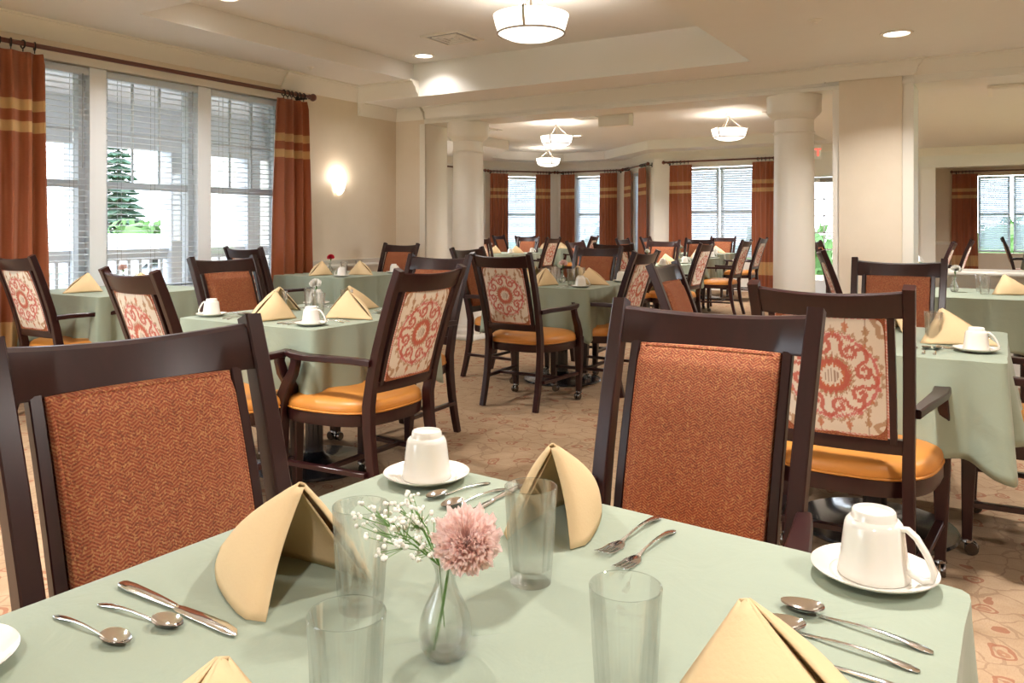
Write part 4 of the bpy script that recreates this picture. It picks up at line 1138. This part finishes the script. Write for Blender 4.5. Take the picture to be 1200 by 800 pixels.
def vase_f():
    t = thing('bud_vase', '', 'vase')
    pr = [(.0001, .002), (.012, .001), (.020, .003), (.0255, .012), (.0275, .024), (.0262, .038), (.021, .052), (.0145, .065), (.0105, .076), (.0098, .084), (.0118, .092), (.0158, .099)]
    m = MB(); m.lathe(pr, 40); m.lathe([(max(.0001, r-.0016), z+.001) for r, z in reversed(pr)], 40); obj('glass_body', m, 'vase', t, 180)
    m = MB(); m.lathe([(.0001, .0045), (.011, .0045), (.018, .0065), (.0232, .0135), (.0245, .020), (.0001, .0205)], 32); obj('water', m, 'vase', t, 60)
    return t
P['vase'] = Proto(vase_f)

# --- nearest table, item by item
def T(x, y): return at(x, y, ZT1)
vl = T(522, 768); P['vase'].put(vl, 0, 'clear bulb vase holding the pink carnation')
head = Vector(at(547, 634, .885)); hl = head-vl
tilt = Matrix.Rotation(radians(38), 4, Vector((-CA, -SA, 0))*-1)      # bloom faces the viewer
tilt = Matrix.Rotation(radians(52), 4, Vector((CA, SA, 0)))
R_ = Vector((CA, SA, 0)); Dn = Vector((-SA, CA, 0))
base_dir = tilt @ Vector((0, 0, -1))
hv = head
sp = [tuple(vl-hv+Vector((0, 0, .006))-R_*.012), tuple(vl-hv+Vector((0, 0, .05))-R_*.003), tuple(vl-hv+Vector((0, 0, .095))+R_*.004), tuple(Vector(base_dir)*.045+Vector((0, 0, -.012))), tuple(Vector(base_dir)*.028)]
carn('pink', .035, 5, 'pale pink carnation in the vase on the nearest table', hv, tilt, sp)
# baby's breath
t = thing('baby_breath', 'sprig of tiny white blossoms beside the pink carnation', 'flower', vl)
rnd = random.Random(4); st = MB(); bl = MB()
for k in range(9):
    ax = -R_*rnd.uniform(.012, .075)+Dn*rnd.uniform(-.02, .03); top = ax+Vector((0, 0, rnd.uniform(.105, .150)))
    if k == 0: top = -R_*.03+Vector((0, 0, .148))
    p0 = -R_*.001+Vector((0, 0, .03)); p1 = Vector((0, 0, .092))-R_*.006
    st.tube([tuple(p0), tuple(p1), tuple(p1.lerp(top, .55)+Vector((0, 0, .008))), tuple(top)], .0007, 5)
    for j in range(9):
        b = top+Vector((rnd.gauss(0, .011), rnd.gauss(0, .011), rnd.gauss(.002, .008)))
        st.tube([tuple(p1.lerp(top, .75)), tuple(b)], .0004, 4)
        for q in range(3):
            bb = b+Vector((rnd.gauss(0, .0018), rnd.gauss(0, .0018), rnd.gauss(0, .0015))); bl.ball(tuple(bb), rnd.uniform(.0016, .0027), 6, 4)
obj('stems', st, 'stem', t, 60); o = obj('blossoms', bl, 'whitepetal', t, 60); o['kind'] = 'stuff'
# napkins
def nap(kind, x, y, face, label, z=ZT1, sc=1.0):
    "face: direction (deg, room) in which the open side looks"
    r = pn[kind].put((x, y, z), radians(face), label, 'folded tan napkins'); r.scale = (sc,)*3; return r
pn.append(mk_napkin(3, .086, .090)); pn.append(mk_napkin(4, .058, .066))
def dirnap(kind, P1, P2, face, label):
    p = (T(*P1)+T(*P2))/2; a = radians(face); nap(kind, p.x-.075*cos(a), p.y-.075*sin(a), face, label)
dirnap(2, (316, 742), (425, 668), -12.4, 'folded tan napkin standing before the left front chair')
dirnap(3, (585, 628), (690, 647), -80, 'folded tan napkin standing behind the fluted tumbler at the far side')
nap(0, -.16, .68, 158, 'folded tan napkin in the bottom right corner area', sc=.96)
nap(1, -.483, .356, 95, 'folded tan napkin, only its tip above the bottom edge', sc=1.0)
# mugs and saucers
def mug_at(x, y, hd, lab, z=ZT1, where=''):
    P['saucer'].put((x, y, z), 0, 'white saucer under the mug ' + lab, 'white saucers'); P['mug'].put((x, y, z+.0052), radians(hd), 'white mug upside down ' + lab, 'white upside-down mugs')
p = T(500, 562); mug_at(p.x, p.y, 120, 'at the far corner of nearest table')
p = T(1024, 677); mug_at(p.x, p.y, -12, 'at the right corner of nearest table')
p = T(-80, 790); mug_at(p.x, p.y, 200, 'cut off by the left edge')
# tumblers
for (x, y, l) in ((423, 712, 'clear fluted tumbler right beside the left tan napkin'), (622, 681, 'clear fluted tumbler in front of the far tan napkin')):
    p = T(x, y); P['glass'].put(p, 0, l, 'clear fluted tumblers')
for (x, y, l) in ((406, 722, 'clear fluted tumbler at the bottom edge, left of the vase'), (733, 690, 'clear fluted tumbler at the bottom edge, right of the vase')):
    q = at(x, y, .876); P['glass'].put((q.x, q.y, ZT1), 0, l, 'clear fluted tumblers')
cut('spoon', T(64, 722), T(150, 758), 'teaspoon nearest the left edge of the photo')
cut('spoon', T(116, 708), T(212, 738), 'teaspoon between the other left spoon and the left knife')
cut('knife', T(142, 686), T(280, 745), 'table knife left of the left napkin')
cut('spoon', T(574, 566), T(500, 586), 'teaspoon just right of the far mug')
cut('spoon', T(592, 573), T(518, 597), 'teaspoon second from the far mug')
cut('knife', T(612, 570), T(540, 606), 'table knife between far teaspoons and far napkin')
cut('fork', T(773, 606), T(704, 652), 'fork nearer the far napkin, right of it')
cut('fork', T(790, 622), T(724, 670), 'fork lying nearer the right tumbler')
cut('spoon', T(1094, 766), T(916, 708), 'larger spoon beside the saucer of the right mug')
cut('spoon', T(1078, 788), T(892, 728), 'larger spoon between the other spoon and right knife')
cut('knife', T(1050, 806), T(905, 760), 'table knife beside the bottom right napkin')

# --- other tables: settings by side
SIDE = {'N': (0, 'far'), 'W': (90, 'window'), 'S': (180, 'near'), 'E': (270, 'right')}
def rot(x, y, a): a = radians(a); return (x*cos(a)-y*sin(a), x*sin(a)+y*cos(a))
def setting(tk, side, what='nmgc', handle=0, seed=0):
    cx, cy, nm = TT[tk]; a, w = SIDE[side]; rnd = random.Random(seed+ord(side))
    lab = 'at %s side of %s' % (w, nm)
    def pos(x, y): q = rot(x, y, a); return cx+q[0], cy+q[1]
    if 'n' in what:
        x, y = pos(rnd.uniform(-.01, .03), .27); nap(0 if ord(side) % 2 else 1, x, y, 270+a+rnd.uniform(-14, 14), 'folded tan napkin ' + lab)
    if 'm' in what:
        x, y = pos(-.34, .355); mug_at(x, y, handle, lab)
    if 'g' in what:
        x, y = pos(-.13, .10); P['glass'].put((x, y, ZT1), 0, 'clear tumbler ' + lab, 'clear fluted tumblers')
    if 'c' in what:
        for k, (kd, xx) in enumerate((('knife', -.17), ('spoon', -.205), ('spoon', -.24), ('fork', .17), ('fork', .205))):
            p0 = pos(xx, .40); p1 = pos(xx, .23)
            nmk = [('knife', 'table knife '), ('spoon', 'teaspoon next to the knife '), ('spoon', 'teaspoon next to the saucer '), ('fork', 'fork next to the napkin '), ('fork', 'outer fork ')][k][1]
            cut(kd, (*p0, ZT1), (*p1, ZT1), nmk+lab, 'cutlery on the other tables')
def bud(tk, mat, lab, dx=0, dy=0, R=.03):
    cx, cy, nm = TT[tk]; l = Vector((cx+dx, cy+dy, ZT1)); P['vase'].put(l, 0, 'clear bud vase on the ' + nm, 'bud vases')
    hv = Vector((l.x+.01, l.y, l.z+.15)); tl = Matrix.Rotation(radians(25), 4, Vector((CA, SA, 0)))
    carn(mat, R, int(abs(cx)*10), lab, hv, tl, [(-.01, 0, -.14), (-.01, 0, -.06), (0, 0, -.02)])
setting('T2', 'S', 'nmgc', 20); setting('T2', 'W', 'nmgc', 200); setting('T2', 'E', 'nmgc', 60); setting('T2', 'N', 'nmgc', 100)
bud('T2', 'whitepetal', 'white flower on the table behind the left front chair')
setting('T3', 'S', 'nmgc', 10); setting('T3', 'W', 'nmg', 100); setting('T3', 'E', 'nmg', 60); setting('T3', 'N', 'nmg', 0)
bud('T3', 'pink', 'pink flower on the middle table', R=.034)
setting('T4', 'S', 'ng'); setting('T4', 'E', 'n'); setting('T4', 'N', 'm')
bud('T4', 'pink', 'small flower on the table under the left window')
setting('T5', 'S', 'nmg', 200); setting('T5', 'E', 'nmg', 0); bud('T5', 'redpetal', 'red carnation on the table by the sconce', -.1, -.05, .034)
setting('T6', 'N', 'nmgc', 0); setting('T6', 'E', 'nc', -20); mug_at(-.09, 3.28, -8, 'at the near corner of the right hand table'); P['glass'].put((-.235, 3.44, ZT1), 0, 'clear tumbler beside the napkin on the right hand table', 'clear fluted tumblers'); setting('T6', 'S', 'nc'); setting('T6', 'W', 'nc')
setting('T7', 'S', 'g'); setting('T7', 'E', 'ng', 0); bud('T7', 'whitepetal', 'white flower on the table against the low wall', -.05, 0, .034)
setting('T12', 'S', 'nmg', 0); setting('T12', 'E', 'nm', 0); bud('T12', 'whitepetal', 'pale flower on the second row table')
setting('T10', 'S', 'nm'); setting('T10', 'E', 'nm'); bud('T10', 'whitepetal', 'pale flower on the third row table')
setting('T11', 'S', 'nm'); setting('T11', 'E', 'n')
setting('T8', 'S', 'nm'); setting('T8', 'E', 'nm'); bud('T8', 'pink', 'pink flower on the table in front of the bay', -.15, -.2)
setting('T9', 'E', 'nm'); setting('T9', 'S', 'n')
setting('T15', 'W', 'n'); setting('T13', 'E', 'nm')

# ------------------------------------------------------------------ outside
struct('ground', MB().box(-60, 60, -40, 80, -.62, -.52), 'lawn', 'green lawn outside', cat='ground')
o = struct('paving', MB().box(-16, -8.8, -30, 13, -.52, -.50), 'paving', 'pale paving outside the porch', cat='paving')
struct('porch_floor', MB().box(-8.3, XL-.22, -2.4, 7.2, -.3, -.06), 'deck', 'porch floor outside the left window', cat='porch')
struct('porch_ceiling', MB().box(-8.6, XL-.22, -2.4, 7.2, 2.5, 2.6), 'porch', 'white porch ceiling outside the left window', cat='porch')
struct('porch_beam', MB().box(-8.2, -8.0, -2.4, 7.2, 2.05, 2.5), 'porch', 'white beam at the porch edge', cat='porch')
t = thing('porch_railing', 'white railing with upright balusters outside the left window', 'railing', (-8.1, 0, 0))
m = MB(); m.box(-.045, .045, -2.4, 7.2, .90, .96); m.box(-.02, .02, -2.4, 7.2, .84, .90); m.box(-.03, .03, -2.4, 7.2, .04, .10)
obj('rail', m, 'porch', t)
bm_ = MB().box(-.018, .018, -.018, .018, .10, .84).mesh('baluster', M['porch'])
y = 1.5
while y < 7.1:
    link('baluster', bm_, t, (0, y, 0)); y += .13
def ppost():
    t = thing('porch_post', '', 'post'); m = MB(); m.box(-.1, .1, -.1, .1, -.06, 2.05, .006); obj('shaft', m, 'porch', t)
    m = MB(); m.box(-.13, .13, -.13, .13, -.06, .12, .006); obj('plinth', m, 'porch', t); return t
pq = Proto(ppost)
for y, l in ((5.83, 'white porch post right of the conifer'), (4.72, 'white porch post behind the left window post'), (6.9, 'white porch post at the right end of the window'), (2.6, 'white porch post hidden by the left curtain')):
    pq.put((-8.1, y, 0), 0, l, 'white porch posts')
def conifer(x, y, h, r, label, mat='needle'):
    t = thing('conifer_tree', label, 'tree', (x, y, -.52)); rnd = random.Random(int(x*7+y))
    m = MB(); m.tube([(0, 0, 0), (0, 0, h*.95)], [.14, .02], 8); obj('trunk', m, 'bark', t)
    m = MB(); n = 22
    for k in range(n):
        f = k/n; z = h*(.08+.9*f); rr = r*(1-f)**.85+.05
        nb = 16
        for j in range(nb):
            a = 2*pi*(j+rnd.random())/nb; q = rr*rnd.uniform(.8, 1.15); w = .10+q*.16
            c, s = cos(a), sin(a)
            v = [(0, 0, z+.1), (c*q*.6-s*w, s*q*.6+c*w, z-.06*q), (c*q, s*q, z-.25*q), (c*q*.6+s*w, s*q*.6-c*w, z-.06*q), (c*q*.55, s*q*.55, z-.22*q-.05)]
            m.add(v, [(0, 1, 2), (0, 2, 3), (0, 4, 1), (0, 3, 4), (1, 4, 2), (2, 4, 3)])
    obj('foliage', m, mat, t, None)
def bush(x, y, r, h, label):
    rnd = random.Random(int(x*3+y*5)); m = MB()
    for k in range(420):
        a = rnd.uniform(0, 2*pi); e = math.asin(rnd.uniform(-.1, 1)); q = rnd.uniform(.75, 1.05)
        c = Vector((r*q*cos(a)*cos(e), r*q*sin(a)*cos(e), h*q*sin(e))); s = rnd.uniform(.1, .22)
        d = Vector((rnd.gauss(0, 1), rnd.gauss(0, 1), rnd.gauss(0, 1))).normalized(); u = d.orthogonal().normalized()*s; w = d.cross(u)*.6
        m.add([c-u, c-w, c+u, c+w], [(0, 1, 2, 3)])
    m.ball((0, 0, h*.25), r*.72, 12, 8, h/r)
    o = obj('bush', m, 'bushgreen', None, None); o.location = (x, y, -.52); tag(o, label, 'bush')
conifer(-24.5, 15.6, 5.6, 1.15, 'dark conifer seen through the middle window unit')
conifer(-27, 25.0, 5.2, 1.6, 'conifer seen through the right window unit')
conifer(-30, 12.0, 5.6, 1.9, 'conifer seen through the left window unit')
bush(-19.5, 13.0, 1.4, 1.9, 'rounded green bush right of the dark conifer')
bush(-26, 11.6, 1.7, 1.6, 'low bush seen through the left window unit')
bush(-11, 26, 2.2, 2.2, 'green bush outside the middle of the bay')
bush(-5.6, 25, 1.8, 2.0, 'green bush outside the far right window')
bush(.2, 30, 2.2, 1.9, 'green bush outside the end wall window')
# pitched pale roof of a low shed outside
t = thing('garden_shed', 'low pale shed with sloping roof outside the middle window unit', 'shed', (-17.5, 10.8, -.5), radians(20))
m = MB(); m.box(-1.6, 1.6, -1.2, 1.2, 0, .8); obj('walls', m, 'porch', t)
m = MB(); m.loft([[(x, -1.4, .8), (x, 0, 1.55), (x, 1.4, .8), (x, 1.4, .72), (x, 0, 1.45), (x, -1.4, .72)] for x in (-1.8, 1.8)]); obj('roof', m, 'paving', t)

# ------------------------------------------------------------------ world and daylight
w = bpy.data.worlds.new('world'); SC.world = w; w.use_nodes = True; nt = w.node_tree
bg = nt.nodes['Background']; sky = nt.nodes.new('ShaderNodeTexSky'); sky.sky_type = 'PREETHAM' if False else 'HOSEK_WILKIE'
sky.sun_direction = Vector((.3, -.5, .8)).normalized(); sky.turbidity = 6; sky.ground_albedo = .6
mx = nt.nodes.new('ShaderNodeMix'); mx.data_type = 'RGBA'; mx.inputs[0].default_value = .8
nt.links.new(sky.outputs[0], mx.inputs[6]); mx.inputs[7].default_value = (.86, .94, 1.0, 1)
nt.links.new(mx.outputs[2], bg.inputs[0]); bg.inputs[1].default_value = 8
def portal(W, u0, u1, z0, z1):
    L = bpy.data.lights.new('portal', 'AREA'); L.shape = 'RECTANGLE'; L.size = u1-u0; L.size_y = z1-z0; L.cycles.is_portal = True
    o = bpy.data.objects.new('portal', L); COL.objects.link(o)
    o.matrix_world = W @ Matrix.Translation(((u0+u1)/2, -.16, (z0+z1)/2)) @ Matrix.Rotation(-pi/2, 4, 'X')
# light leaves a portal along its local -Z: towards +y of the wall frame
portal(Wl, uy(5.4), uy(2.68), .68, 2.39); portal(Wl, uy(2.2), uy(-.6), .68, 2.39)
Wk = frame_of((XL, YB), (XR, YB)); portal(Wk, 1.2, 3.4, .6, 2.4); portal(frame_of(B0[4], B0[5]), 3.0, 5.9, .6, 2.36); portal(frame_of((XR, YB), (XR, 21.2)), 11.2, 14.8, .6, 2.36)
portal(Wf, 2.62, 4.35, .6, 2.36)
for a, b_, L_ in ((B0[1], B0[2], L2), (B0[2], B0[3], L3), (B0[3], B0[4], L4)): portal(frame_of(a, b_), L_/2-.42, L_/2+.42, .6, 2.36)
